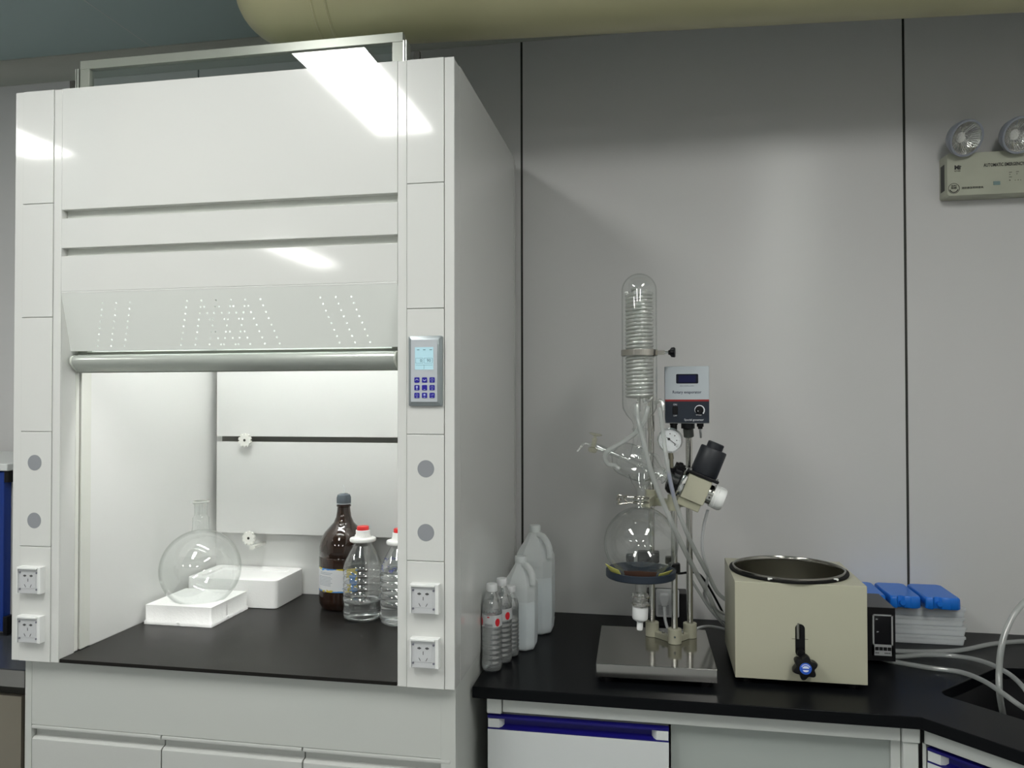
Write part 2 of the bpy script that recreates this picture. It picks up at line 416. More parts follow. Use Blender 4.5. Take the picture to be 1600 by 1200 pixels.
make('rear_liner', box(BM(), -1.525, mir(-1.525), 2.512, 2.518, .86, 2.28), WHITE_IN, hood)
make('rear_panel', box(BM(), HX0+.002, HX1-.002, 2.58, 2.596, .85, 2.335), WHITE, hood)
bf = [(1.4035, 2.05), (1.0700, 1.3850)]
for z0, z1 in bf:
    b = make('baffle', box(BM(), -1.499, mir(-1.499), 2.468, 2.474, z0, z1), WHITE_IN, hood, bevel=.001)
    b['label'] = 'white rear baffle plate'
bm = BM()
for z in (1.394,): box(bm, -1.497, mir(-1.497), 2.500, 2.511, z-.02, z+.02)
make('slot_shadow_strip', bm, mat('slot_shadow_grey', (.25, .25, .23), .5), hood)  # dark grey strip stands in for the shade in the slot between the baffles
def daisy(x, z, y):
    P = []
    for i in range(80):
        a = 2*PI*i/80; k = (i % 8)
        P.append((x+(.0190 if k in (0, 1) else .0240)*math.cos(a), z+(.0190 if k in (0, 1) else .0240)*math.sin(a)))
    bm = prism(BM(), P, y, y+.008, XZ); cyl(bm, (x, y+.008, z), (x, y+.03, z), .008, n=16)
    o = make('baffle_knob', bm, mat('knob_white', (.85, .85, .8), .35), hood, bevel=.0008)
    bm = cyl(BM(), (x, y-.0004, z), (x, y+.001, z), .0045, n=20); make('knob_bore', bm, DARKGAP, o)
daisy(-1.3840, 1.391, 2.450); daisy(-1.3680, 1.0564, 2.450)
bm = box(BM(), -1.353, -1.335, 2.434, 2.512, 1.026, 1.034); box(bm, -1.353, -1.340, 2.431, 2.434, 1.022, 1.036)
make('hose_clip', bm, mat('knob_white', ()), hood)
# sash: framed glass pane that slides up behind the front panels
bm = BM(); SL, SR = -1.5195, -.6110
box(bm, SL, SR, 1.831, 1.850, 2.4225, 2.4460); box(bm, SL, SL+.028, 1.831, 1.850, 1.606, 2.4225); box(bm, SR-.028, SR, 1.831, 1.850, 1.606, 2.4225); box(bm, SL, SR, 1.832, 1.850, 1.605, 1.66)
sash = make('sash', bm, mat('sash_alu', (.27, .285, .25), .3, metal=.2), hood, bevel=.001)
make('glass_pane', box(BM(), SL+.027, SR-.027, 1.838, 1.843, 1.655, 2.4235), PANE, sash)
hp = [(1.833, 1.6070), (1.833, 1.652), (1.818, 1.652), (1.808, 1.649), (1.8025, 1.644), (1.8005, 1.638), (1.8010, 1.631), (1.8050, 1.6245), (1.813, 1.6165), (1.825, 1.6070)]
make('sash_handle', prism(BM(), hp, SL+.004, SR-.012, YZX), mat('handle_alu', (.50, .53, .49), .25, metal=.35), sash, bevel=.0008)
bm = BM()
for x0, x1 in ((SL-.001, SL+.006), (SR-.014, SR-.007)): prism(bm, [(y+(.0015 if y > 1.82 else -.001), z) for y, z in hp], x0, x1, YZX)
make('handle_end', bm, mat('end_cap_grey', (.58, .61, .55), .35), sash, bevel=.002)
# fluorescent tube fixture inside the hood roof
lf = make('inner_lamp', box(BM(), -1.46, -.70, 1.93, 2.03, 2.235, 2.27), WHITE_IN, hood)
bm = BM()
for y in (1.96, 2.00): cyl(bm, (-1.44, y, 2.215), (-.72, y, 2.215), .013, n=16)
make('fluorescent_tube', bm, mat('hood_tube', (1, 1, 1), .5, emis=(1, 1, .98), estr=LAMP_HOOD*4), lf)
# touch control panel on the right column
cp0, cp1, cz0, cz1 = -.5750, -.4925, 1.5175, 1.6835
bm = BM(); fr = rrect(cp0, cp1, cz0, cz1, .003)
fi = [(max(cp0+.008, min(cp1-.008, x)), max(cz0+.009, min(cz1-.009, z))) for x, z in fr]
loft(bm, [[Vector((x, 1.774, z)) for x, z in fr], [Vector((x, 1.768, z)) for x, z in fr], [Vector((x, 1.763, z)) for x, z in fi]])
cp = make('control_panel', bm, mat('panel_frame_grey', (.25, .28, .29), .3, metal=.3), hood)
make('keypad_plate', prism(BM(), rrect(cp0+.0075, cp1-.0105, cz0+.010, cz1-.009, .002), 1.7617, 1.765, XZ), mat('plate_grey', (.46, .49, .52), .4), cp)
sx0, sx1, sz0, sz1 = cp0+.0175, cp0+.0625, 1.6035, 1.6565
make('screen', box(BM(), sx0, sx1, 1.7612, 1.7625, sz0, sz1), mat('lcd_cyan', (.3, .45, .5), .3, emis=(.42, .68, .76), estr=.24), cp)
LCDI = mat('lcd_ink', (.1, .16, .2), .5)
text('screen_digits', '0', .0105, (cp0+.0325, 1.7610, 1.6245), LCDI, cp); text('screen_digits', '90', .0105, (cp0+.0515, 1.7610, 1.6245), LCDI, cp)
bm = BM()
for a, b in ((cp0+.0195, cp0+.037), (cp0+.0405, cp0+.060)):
    for z in (1.6185, 1.6305): box(bm, a, b, 1.7609, 1.7612, z, z+.0004)
    for x in (a, b): box(bm, x, x+.0004, 1.7609, 1.7612, 1.6185, 1.6305)
box(bm, sx0+.002, sx1-.001, 1.7609, 1.7612, 1.6140, 1.6145); box(bm, cp0+.0395, cp0+.04, 1.7609, 1.7612, 1.605, 1.6140)
for x in (sx0+.005, sx0+.020, sx0+.036): box(bm, x, x+.006, 1.7609, 1.7612, 1.6495, 1.6510)
make('screen_marks', bm, LCDI, cp)
KEYB = mat('key_blue', (.018, .012, .27), .35)
for i in range(3):
    for j in range(3):
        kx, kz = cp0+.0225+.0186*i, 1.5790-.0182*j
        make('key', prism(BM(), rrect(kx-.0063, kx+.0063, kz-.0063, kz+.0063, .002), 1.7608, 1.7622, XZ), KEYB, cp)
        bm = BM(); y0, y1 = 1.7604, 1.7609
        if (i, j) == (0, 0): prism(bm, [(kx-.004, kz-.0015), (kx, kz+.0012), (kx+.004, kz-.0015), (kx+.004, kz), (kx, kz+.003), (kx-.004, kz)], y0, y1, XZ)
        elif (i, j) == (1, 0): prism(bm, [(kx-.004, kz+.0015), (kx, kz-.0012), (kx+.004, kz+.0015), (kx+.004, kz), (kx, kz-.003), (kx-.004, kz)], y0, y1, XZ)
        elif (i, j) == (0, 1): prism(bm, circle(kx, kz+.0018, .0026, 12), y0, y1, XZ); box(bm, kx-.001, kx+.001, y0, y1, kz-.0028, kz)
        elif (i, j) == (1, 1): pass
        elif (i, j) == (2, 2): box(bm, kx-.003, kx+.003, y0, y1, kz+.0004, kz+.0012); box(bm, kx+.0022, kx+.003, y0, y1, kz+.001, kz+.0035)
        elif (i, j) == (1, 2): prism(bm, circle(kx, kz+.0014, .0028, 6), y0, y1, XZ)
        else:
            for t in range(8):
                a = t*PI/4; box(bm, kx+.0025*math.cos(a)-.0005, kx+.0025*math.cos(a)+.0005, y0, y1, kz+.001+.0025*math.sin(a)-.0005, kz+.001+.0025*math.sin(a)+.0005)
        if j or i == 2: box(bm, kx-.002, kx+.002, y0, y1, kz-.0047, kz-.0038)
        if len(bm.faces): make('key_symbol', bm, mat('key_print', (.45, .5, .75), .5), cp)
        else: bm.free()

# black worktop of the hood
tag(make('worktop', box(BM(), -1.5240, mir(-1.5240), 1.777, 2.5115, .8505, .8600), HOODTOP, bevel=.001), 'thin black worktop inside the fume hood', 'worktop')

# base cabinet under the hood
bc = thing('base_cabinet', (HC, 1.80, 0), 'white base cabinet with three doors below the fume hood', 'cabinet')
bm = box(BM(), -1.6455, -1.6260, 1.80, 2.57, .08, .8495); box(bm, mir(-1.6260)+.0, -.4690, 1.80, 2.57, .08, .8495); box(bm, -1.626, mir(-1.626), 1.825, 2.57, .08, .84)
make('body', bm, WHITE_CAB, bc, bevel=.0008)
make('apron_panel', box(BM(), -1.6250, -.4815, 1.8005, 1.82, .6755, .8495), WHITE_CAB, bc)
make('plinth', box(BM(), -1.62, -.49, 1.84, 2.5, 0, .08), DARKGAP, bc)
dp = [(1.8005, .10), (1.8005, .6370), (1.8065, .6415), (1.8165, .6430), (1.8165, .6640), (1.8000, .6640), (1.7985, .6690), (1.8000, .6740), (1.824, .6740), (1.824, .10)]
for a, b in ((-1.6245, -1.2465), (-1.2430, -.8605), (-.8570, -.4825)):
    make('door', prism(BM(), dp, a, b, YZX), mat('door_white', (.50, .51, .49), .35), bc, bevel=.001)

# ------------------------------------------------------------------ side bench
corner = (.6000, 1.9345); dg = .5
C2 = (corner[0]+dg, corner[1]-dg)
CTP = [(-.4610, 1.9375), corner, C2, (C2[0], -.6), (XR0-.002, -.6), (XR0-.002, YW-.001), (-.4610, YW-.001)]
s45 = math.sqrt(.5)
S0 = Vector((.689, 2.098)); A45 = Vector((s45, -s45)); B45 = Vector((s45, s45))
SK = [S0, S0+A45*.43, S0+A45*.43+B45*.30, Vector((1.235, 2.35)), S0+B45*.315]
def rounded(P, r, n=4):
    out = []; m = len(P)
    for i in range(m):
        p = P[i]; a = (P[i-1]-p).normalized(); b = (P[(i+1) % m]-p).normalized()
        for k in range(n+1):
            t = k/n; out.append((p+a*r)*(1-t)**2+p*2*t*(1-t)+(p+b*r)*t*t)
    return out
SKR = rounded(SK, .03)
def plate_with_hole(z0, z1, edge_inset=0):
    bm = BM(); ov = [bm.verts.new((x, y, z1)) for x, y in CTP]; iv = [bm.verts.new((p.x, p.y, z1)) for p in SKR]
    es = [bm.edges.new((ov[i], ov[(i+1) % len(ov)])) for i in range(len(ov))]+[bm.edges.new((iv[i], iv[(i+1) % len(iv)])) for i in range(len(iv))]
    bmesh.ops.triangle_fill(bm, use_beauty=True, edges=es, normal=(0, 0, 1))
    r = bmesh.ops.extrude_face_region(bm, geom=bm.faces[:])
    bmesh.ops.translate(bm, vec=(0, 0, z0-z1), verts=[v for v in r['geom'] if isinstance(v, bmesh.types.BMVert)])
    return bm
tag(make('countertop', plate_with_hole(.771, .800), BLACKTOP, bevel=.002, ang=30), 'long black epoxy countertop turning the corner beside the hood', 'countertop')
sink = thing('sink', (.95, 2.1, .60), 'black basin sink set into the corner of the countertop', 'sink')
bm = BM(); n = len(SKR)
inner = [Vector((p.x, p.y)) for p in SKR]; cen = sum(inner, Vector((0, 0)))/n
loft(bm, [[Vector((p.x, p.y, .7705)) for p in inner], [Vector(((p-cen)*.97+cen).to_3d()) + Vector((0, 0, .60)) for p in inner], [Vector(((p-cen)*.85+cen).to_3d()) + Vector((0, 0, .585)) for p in inner]], caps=False)
bm.faces.new([v for v in bm.verts][-n:])
make('basin', bm, mat('sink_black', (.004, .004, .005), .5, spec=.15), sink, solid=-.006)
make('drain', lathe(BM(), [(.0, .002), (.02, .002), (.026, .004), (.03, .001), (.03, 0)], (cen.x, cen.y, .585), n=24), BLACK, sink)

# steel bench frame seen under the countertop edge
FV = 1.955
bfm = thing('lab_bench', (.1, FV, 0), 'light grey metal bench frame rail under the straight countertop edge', 'bench')
FRM = mat('frame_paint', (.50, .52, .50), .35)
make('rail', box(BM(), -.3865, .5620, FV+.004, FV+.04, .7315, .7705), FRM, bfm, bevel=.002)
for a, b in ((-.4280, -.3885), (.5640, .6045)): make('corner_joint', box(BM(), a, b, FV, FV+.044, .7265 if a < 0 else .7300, .7705), mat('joint_grey', (.55, .57, .55), .4), bfm, bevel=.004)
make('leg', box(BM(), .5670, .6010, FV+.004, FV+.04, 0, .7295), FRM, bfm, bevel=.002)
make('leg', box(BM(), -.4270, -.3900, FV+.55, FV+.586, 0, .7705), FRM, bfm, bevel=.002)
make('modesty_panel', box(BM(), .036, .5660, FV+.03, FV+.042, .04, .7310), mat('panel_midgrey', (.34, .37, .35), .45), bfm)
make('end_strip', box(BM(), .5450, .5660, FV+.02, FV+.03, .04, .7310), FRM, bfm)

def blue_cabinet(name, M, W, label, loc, bt=.7235):
    """cabinet in local coordinates: front at y=0, from x=0 to W, top of door z=.7235"""
    t = thing(name, loc, label, 'cabinet')
    make('body', box(BM(), .001, W-.001, .018, .52, .06, bt, M), mat('carcass_white', (.55, .57, .55), .4), t)
    make('plinth', box(BM(), .02, W-.02, .05, .5, 0, .06, M), DARKGAP, t)
    d = make('door', box(BM(), 0, W, 0, .017, .09, .6905, M), mat('door_bright', (.58, .60, .60), .3), t, bevel=.001)
    pr = [(.000, .6905), (.000, .6935), (.010, .6945), (.0165, .699), (.0165, .714), (.011, .7175), (.000, .7180), (.000, .7240), (.0175, .7240), (.0175, .6905)]
    bm = BM(); prism(bm, pr, 0.0, W, M @ YZX); h = make('handle', bm, BLUE, t)
    for a, b, c in ((.001, .030, .041), (W-.030, W-.001, W-.041)):
        bm = BM(); q = [(a, .001), (b, .001), (c if c > b else b, .016), (a, .016)] if c > b else [(c, .016), (a, .001), (b, .001), (b, .016)]
        prism(bm, q, .6945, .7170, M); make('handle_end', bm, mat('door_bright', ()), h)
    return t
blue_cabinet('bench_cabinet', Matrix.Translation((-.4240, FV-.004, 0)), .4545, 'white bench cabinet with blue recessed handle beside the fume hood', (-.2, FV, 0))
Md = Matrix.Translation((.6120, 1.9480, 0)) @ Matrix.Rotation(-PI/4, 4, 'Z')
blue_cabinet('corner_cabinet', Md @ Matrix.Translation((.0, .008, 0)), .62, 'white corner cabinet with blue handle under the sink', (.83, 1.73, 0), .565)
cf = thing('corner_bench', (.8, 1.76, .7), 'light grey metal rail under the angled countertop edge', 'bench')
make('rail', box(BM(), -.006, .66, .006, .04, .7315, .7705, Md), FRM, cf, bevel=.002)
make('post', box(BM(), -.012, -.004, .010, .05, 0, .7300, Md), FRM, cf)

# ------------------------------------------------------------------ equipment left of the hood
lb = thing('steel_bench', (-2.2, 1.9, 0), 'dark topped steel bench at the left edge beyond the hood', 'bench')
make('bench_top', box(BM(), -2.6, -1.685, 1.842, 2.64, .796, .800), mat('bench_dark', (.05, .055, .065), .25), lb)
make('apron', box(BM(), -2.6, -1.685, 1.840, 1.86, .752, .797), BRUSHED, lb)
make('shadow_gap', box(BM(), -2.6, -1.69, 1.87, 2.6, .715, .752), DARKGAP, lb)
d = make('door', box(BM(), -2.6, -1.705, 1.852, 1.872, .08, .722), mat('door_steel', (.30, .27, .22), .3, metal=.7), lb); make('side_post', box(BM(), -1.703, -1.690, 1.862, 1.90, 0, .722), mat('post_dark', (.12, .12, .11), .4), lb)
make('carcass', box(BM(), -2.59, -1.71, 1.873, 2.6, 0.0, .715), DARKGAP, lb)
eq = thing('benchtop_oven', (-2.3, 2.3, .80), 'blue fronted bench instrument with white top at left edge', 'instrument')
Yq = 2.10
make('case', box(BM(), -2.6, -1.974, Yq+.02, 2.55, .80, 1.31), mat('case_grey', (.45, .46, .46), .4), eq)
make('top_cover', box(BM(), -2.62, -1.972, Yq-.02, 2.57, 1.311, 1.334), mat('cover_white', (.62, .64, .63), .35), eq, bevel=.004)
make('door', box(BM(), -2.58, -1.992, Yq-.01, Yq+.019, .812, 1.308), mat('deep_blue', (.008, .035, .22), .25), eq, bevel=.003)
bm = box(BM(), -1.991, -1.976, Yq-.012, Yq+.018, 1.275, 1.309); box(bm, -1.991, -1.976, Yq-.012, Yq+.018, .803, .86)
pieces('hinge', bm, BLACK, eq, bevel=.002)

# ------------------------------------------------------------------ emergency light on the wall
em = thing('emergency_light', (1.03, YW, 2.2), 'cream twin-head emergency light box mounted on the grey wall', 'emergency light')
ex0, ex1, ez0, ez1 = .8925, 1.178, 2.1555, 2.2905
bm = BM(); pr = rrect(ex0, ex1, ez0, ez1, .008)
loft(bm, [[Vector((x, YW-.001, z)) for x, z in pr], [Vector((x, YW-.052, z)) for x, z in pr], [Vector(((x-1.035)*.985+1.035, YW-.060, (z-2.222)*.965+2.222)) for x, z in pr]])
make('case', bm, mat('aged_cream', (.40, .41, .33), .4, var=.05, vscale=12), em)
make('side_vent', box(BM(), ex0-.0006, ex0+.002, YW-.043, YW-.012, 2.178, 2.260), BLACK, em)
ey = YW-.0608
text('lettering', 'AUTOMATIC EMERGENCY LIGHT', .0145, (at(1537, 258.5, Y=ey).x, ey, at(1537, 258.5, Y=ey).z), INK, em, 'LEFT', bold=.0003, sx=.66)
text('maker_mark', 'Mi', .0175, at(1496, 262, Y=ey), INK, em, bold=.0008); text('maker_mark', '.', .016, at(1501.5, 258, Y=ey), INK, em, bold=.0004)
text('maker_caption', '敏华电器', .0042, at(1496, 267.5, Y=ey), INK, em)
text('lettering', '消防應急照明燈具', .0078, at(1519.5, 293.5, Y=ey), INK, em)
c = at(1490.5, 294.5, Y=ey)
bm = BM()
for i in range(8):
    a0, a1 = PI/4*i+PI/8, PI/4*(i+1)+PI/8
    tube(bm, [(c.x+.0157*math.cos(a), ey, c.z+.0157*math.sin(a)) for a in (a0, (a0+a1)/2, a1)], .0007, n=5, k=2)
tube(bm, [(c.x+.012*math.cos(a), ey, c.z+.012*math.sin(a)) for a in [PI+.3+(PI-.6)*i/6 for i in range(7)]], .0013, n=5, k=2)
make('round_badge', bm, INK, em)
text('badge_text', '認證', .0085, (c.x, ey, c.z+.0015), INK, em); text('badge_text', '消防產品', .0042, (c.x, ey, c.z+.009), INK, em)
p = at(1557.5, 286, Y=ey); make('window', box(BM(), p.x-.0095, p.x+.0095, ey-.0004, ey+.002, p.z-.0056, p.z+.0056), mat('indicator_teal', (.18, .26, .26), .2), em)
bm = BM()
for x, y, r in ((1578, 272.5, .0012), (1589, 271.5, .0012), (1578, 281.5, .0016), (1586.5, 281.5, .001), (1591, 281, .0012), (1595, 281, .001)):
    q = at(x, y, Y=ey); cyl(bm, (q.x, ey-.0003, q.z), (q.x, ey+.001, q.z), r, n=10)
for x, y in ((1579, 269), (1590, 268), (1579, 276.5)):
    q = at(x, y, Y=ey); box(bm, q.x-.004, q.x+.004, ey-.0003, ey+.001, q.z-.0006, q.z+.0006)
make('indicator_marks', bm, INK, em)
for cxp, cyp, dn in ((1511, 216, Vector((.30, -.86, -.40))), (1594.5, 211, Vector((.22, -.90, -.38)))):
    c = at(cxp, cyp, Y=YW-.10); dn = dn.normalized()
    hd = make('lamp_head', lathe(BM(), [(.0485, 0), (.0545, .001), (.0555, -.004), (.054, -.014), (.045, -.035), (.025, -.05), (.0, -.052)], c, dn, 48), mat('head_grey', (.26, .28, .32), .35), em)
    bm = lathe(BM(), [(.0480, -.001), (.040, -.012), (.028, -.022), (.014, -.028), (.0, -.029)], c, dn, 48)
    make('reflector', bm, mat('reflector_chrome', (.6, .6, .58), .12, metal=1, bump=.9, bscale=130), hd)
    bm = BM(); s, t = frame_of(dn)
    for i in range(36):
        a = 2*PI*i/36; v = s*math.cos(a)+t*math.sin(a); tube(bm, [c+v*.016-dn*.0265, c+v*.045-dn*.006], .0008, n=4, smooth=False)
    make('reflector_ribs', bm, CHROME, hd)
    make('lens', lathe(BM(), [(.0, .003), (.03, .002), (.0485, 0)], c, dn, 48), MATS['clear_glass'], hd)
    bm = BM(); tube(bm, [c-dn*.045, (c.x, YW-.05, c.z-.045), (c.x, YW-.04, ez1-.002)], .008, n=12); make('head_arm', bm, mat('head_grey', ()), hd)

# ------------------------------------------------------------------ inside the hood: flask on foam
bm = BM(); fx0, fx1, fy0, fy1, fz = -1.5030, -1.2880, 2.0960, 2.3800, .8605
NN = 28
def slab(bm, x0, x1, y0, y1, z0, z1, dish=None, rag=.0):
    grid = {}
    for i in range(NN+1):
        for j in range(NN+1):
            x = x0+(x1-x0)*i/NN; y = y0+(y1-y0)*j/NN; z = z1
            if dish:
                d = math.hypot(x-dish[0], y-dish[1]); R = dish[3]; zc = dish[2]
                if d < R:
                    zz = zc-math.sqrt(R*R-d*d)
                    if zz < z1: z = max(zz, z0+.004)
            grid[i, j] = bm.verts.new((x, y, z))
    for i in range(NN):
        for j in range(NN): bm.faces.new((grid[i, j], grid[i+1, j], grid[i+1, j+1], grid[i, j+1]))
    rim = [grid[i, 0] for i in range(NN+1)]+[grid[NN, j] for j in range(1, NN+1)]+[grid[i, NN] for i in range(NN-1, -1, -1)]+[grid[0, j] for j in range(NN-1, 0, -1)]
    prev = rim
    for z in (z0+.012, z0+.010, z0):
        off = .0 if z > z0+.011 else .003
        ring = []
        for v in rim:
            cx_, cy_ = (x0+x1)/2, (y0+y1)/2
            ring.append(bm.verts.new((v.co.x+(off if v.co.x > x1-1e-5 else (-off if v.co.x < x0+1e-5 else 0))+random.uniform(-rag, rag), v.co.y+(off if v.co.y > y1-1e-5 else (-off if v.co.y < y0+1e-5 else 0))+random.uniform(-rag, rag), z)))
        m = len(rim)
        for k in range(m): bm.faces.new((prev[k], prev[(k+1) % m], ring[(k+1) % m], ring[k]))
        prev = ring
    bm.faces.new(prev[::-1]); return bm
FC = Vector((-1.392, 2.205, 1.006)); FR = .1205
tag(make('foam_block', slab(bm, fx0, fx1, fy0, 2.297, fz, .9180, (FC.x, FC.y, FC.z, FR+.0015), .0006), FOAM, ang=60), 'flat white foam slab with hollow holding the round flask', 'foam block')
fb = thing('foam_box', (-1.35, 2.4, .86), 'taller white foam box behind the flask against the hood rear', 'foam box')
bx0, bx1, by0, by1 = -1.5100, -1.1930, 2.3120, 2.4620
P = rrect(bx0, bx1, by0, by1+.045, .016, 5); Pi = rrect(bx0+.03, bx1-.03, by0+.03, by1+.015, .008, 5)
bm = BM()
loft(bm, [[Vector((x, y, .8605)) for x, y in P], [Vector((x, y, .9500)) for x, y in P], [Vector((x, y, .9500)) for x, y in Pi], [Vector((x, y, .940)) for x, y in Pi]])
make('box', bm, FOAM, fb, bevel=.002)

def flask_glass(c, R, neck, bottom=None):
    th0 = math.asin(neck[0][0]/R); pr = [(R*math.sin(t), -R*math.cos(t)) for t in [PI*i/40 for i in range(0, 41)] if t < PI-th0-.02]
    if bottom: pr = [p for p in pr if p[0] > bottom or p[1] > 0]
    return [(max(r, 0), h) for r, h in pr]+list(neck)
fl = thing('round_flask', FC, 'large clear round bottom glass flask sitting in white foam', 'flask')
nk = [(.028, .1165), (.0255, .124), (.0245, .135), (.0245, .158), (.0205, .164), (.0195, .172), (.0195, .199), (.023, .202), (.0265, .205), (.0265, .209), (.020, .210), (.0175, .208), (.0175, .165)]
make('flask_body', lathe(BM(), flask_glass(FC, FR, nk), FC, n=64), GLASS, fl)
bm = lathe(BM(), [(.0268, .2045), (.0275, .207), (.0268, .2095), (.0195, .2105), (.0195, .2045), (.0268, .2045)], FC, n=40); make('neck_rim', bm, GLASS_COIL, fl)

# brown reagent bottle
BB = Vector((-.9960, 2.386, .8602))
rb = thing('reagent_bottle', BB, 'large dark brown glass bottle with grey cap and white label', 'bottle')
pr = [(0, .004), (.055, .002), (.070, .004), (.0770, .018), (.0780, .03), (.0780, .165), (.0765, .168), (.0775, .171), (.0770, .195), (.072, .220), (.060, .242), (.045, .258), (.032, .272), (.0245, .290), (.0215, .310), (.0205, .322), (.0235, .324), (.0235, .328), (.021, .330), (.021, .34), (0, .34)]
make('bottle_body', lathe(BM(), pr, BB, n=64), mat('brown_glass', (.022, .010, .006), .06, coat=.5, crough=.02), rb)
make('cap', lathe(BM(), [(.0225, .334), (.0232, .336), (.0232, .352), (.020, .361), (.012, .365), (0, .366)], BB, n=40), mat('grey_cap', (.10, .12, .14), .25), rb)
make('cap_ring', lathe(BM(), [(.0215, .331), (.0238, .3315), (.0238, .3345), (.0215, .335)], BB, n=40), mat('ring_grey', (.35, .38, .40), .3), rb)
bm = BM(); tube(bm, [BB+Vector((0, 0, .365)), BB+Vector((.001, .002, .38)), BB+Vector((-.004, .002, .392))], .0022, n=8); make('cap_strap', bm, MATS['milky_plastic'], rb)
def arc_label(bm, c, r, a0, a1, z0, z1, n=24):
    pv = None
    for i in range(n+1):
        a = math.radians(a0+(a1-a0)*i/n); x, y = c.x+r*math.cos(a), c.y+r*math.sin(a)
        q = [bm.verts.new((x, y, c.z+z0)), bm.verts.new((x, y, c.z+z1))]
        if pv: bm.faces.new((pv[0], q[0], q[1], pv[1]))
        pv = q
    return bm
lm = bpy.data.materials.new('printed_label'); lm.use_nodes = True; nt = lm.node_tree; b = nt.nodes['Principled BSDF']; b.inputs['Roughness'].default_value = .4
tc = nt.nodes.new('ShaderNodeTexCoord'); sp = nt.nodes.new('ShaderNodeSeparateXYZ'); nt.links.new(tc.outputs['Generated'], sp.inputs[0])
def mathn(op, a, b2=None):
    n = nt.nodes.new('ShaderNodeMath'); n.operation = op
    for i, v in enumerate((a, b2)):
        if v is None: continue
        if isinstance(v, (int, float)): n.inputs[i].default_value = v
        else: nt.links.new(v, n.inputs[i])
    return n.outputs[0]
no = nt.nodes.new('ShaderNodeTexNoise'); no.inputs['Scale'].default_value = 7; nt.links.new(tc.outputs['Generated'], no.inputs['Vector'])
no2 = nt.nodes.new('ShaderNodeTexNoise'); no2.inputs['Scale'].default_value = 4; nt.links.new(tc.outputs['Generated'], no2.inputs['Vector'])
ed = mathn('MULTIPLY', mathn('ABSOLUTE', mathn('SUBTRACT', sp.outputs[2], .5)), 2)          # 0 middle, 1 top and bottom
exx = mathn('MAXIMUM', ed, mathn('MULTIPLY', sp.outputs[0], 1.06))
mask = mathn('GREATER_THAN', mathn('ADD', exx, mathn('MULTIPLY', no.outputs['Fac'], .5)), 1.13)
cr = nt.nodes.new('ShaderNodeValToRGB'); cr.color_ramp.interpolation = 'CONSTANT'; cr.color_ramp.elements[0].color = (.06, .25, .62, 1); cr.color_ramp.elements[1].position = .52; cr.color_ramp.elements[1].color = (.62, .5, .04, 1)
nt.links.new(no2.outputs['Fac'], cr.inputs['Fac'])
mx = nt.nodes.new('ShaderNodeMixRGB'); mx.inputs[1].default_value = (.75, .76, .78, 1); nt.links.new(mask, mx.inputs[0]); nt.links.new(cr.outputs[0], mx.inputs[2]); nt.links.new(mx.outputs[0], b.inputs['Base Color'])
make('label_sheet', arc_label(BM(), BB, .0786, 195, 325, .062, .136), lm, rb)
bm = BM()
for k in range(9):
    z = .122-.0045*k-(.004 if k > 1 else 0); arc_label(bm, BB, .0789, 222 if k > 1 else 228, 262 if k % 3 else 266, z, z+.0013, 8)
make('label_print', bm, mat('print_grey', (.32, .36, .42), .6), rb)

# ribbed jugs with red caps in the hood
def ring_pts(c, rx, ry, z, p=2.6, n=40, rot=0):
    out = []
    for i in range(n):
        a = 2*PI*i/n+rot; ca, sa = math.cos(a), math.sin(a)
        k = (abs(ca)**p+abs(sa)**p)**(-1/p); out.append(Vector((c.x+rx*k*ca, c.y+ry*k*sa, c.z+z)))
    return out
def big_jug():
    O = Vector((0, 0, 0)); t = thing('water_jug', O, 'x', 'water jug')
    S = [(.050, 0), (.0560, .006), (.0575, .016)]; z = .020
    S += [(.0575, .034), (.0560, .052), (.0575, .056)]
    for k in range(5): z = .060+.0215*k; S += [(.0578, z), (.0578, z+.012), (.0545, z+.016), (.0578, z+.0200)]
    S += [(.0575, .172), (.0555, .178), (.052, .190), (.040, .218), (.0265, .242), (.0205, .252), (.0185, .262), (.0185, .268)]
    bm = BM(); loft(bm, [ring_pts(O, r, r, z, 2.3 if z < .2 else 2) for r, z in S], caps=True)
    make('jug_body', bm, PETJ, t, ang=60)
    W = [(.0555, .004), (.0565, .016), (.0565, .034), (.0553, .052), (.0562, .056)]
    return t, O, W
LIQ = {}
def finish_jug(t, level, blue=False):
    O = Vector((0, 0, 0)); S = [(.047, .003), (.0545, .008), (.0560, .016), (.0560, .034), (.0545, .052), (.0562, .056)]
    for k in range(5): z = .060+.0215*k; S += [(.0563, z), (.0563, z+.012), (.0532, z+.016), (.0563, z+.0200)]
    S = [s for s in S if s[1] < level]+[(.0545, level)]
    bm = BM(); loft(bm, [ring_pts(O, r, r, z, 2.3) for r, z in S]); make('water', bm, WATERJ, t, ang=60)
    make('neck_collar', lathe(BM(), [(.0205, .250), (.0385, .250), (.0400, .253), (.0400, .258), (.0385, .261), (.026, .263), (.0215, .272), (.0215, .286), (.0195, .287)], O, n=40), mat('collar_white', (.82, .82, .8), .4), t)
    bm = BM()
    for i in range(24):
        a = 2*PI*i/24; cyl(bm, (.0245*math.cos(a), .0245*math.sin(a), .2625), (.0225*math.cos(a), .0225*math.sin(a), .271), .0012, n=6)
    make('collar_ribs', bm, mat('collar_white', ()), t)
    make('cap', lathe(BM(), [(.0178, .284), (.0182, .286), (.0182, .297), (.017, .299), (0, .2995)], O, n=40), mat('red_cap', (.62, .02, .02), .35), t)
t, O, W = big_jug(); finish_jug(t, .062)
t.location = (-.8860, 2.272, .8602); t.scale = (1, 1, .94); t['label'] = 'clear ribbed plastic jug with red cap and little water, in front of brown bottle'; t['group'] = 'red capped jugs'
t, O, W = big_jug(); finish_jug(t, .165)
bm = BM(); rnd = random.Random(3)
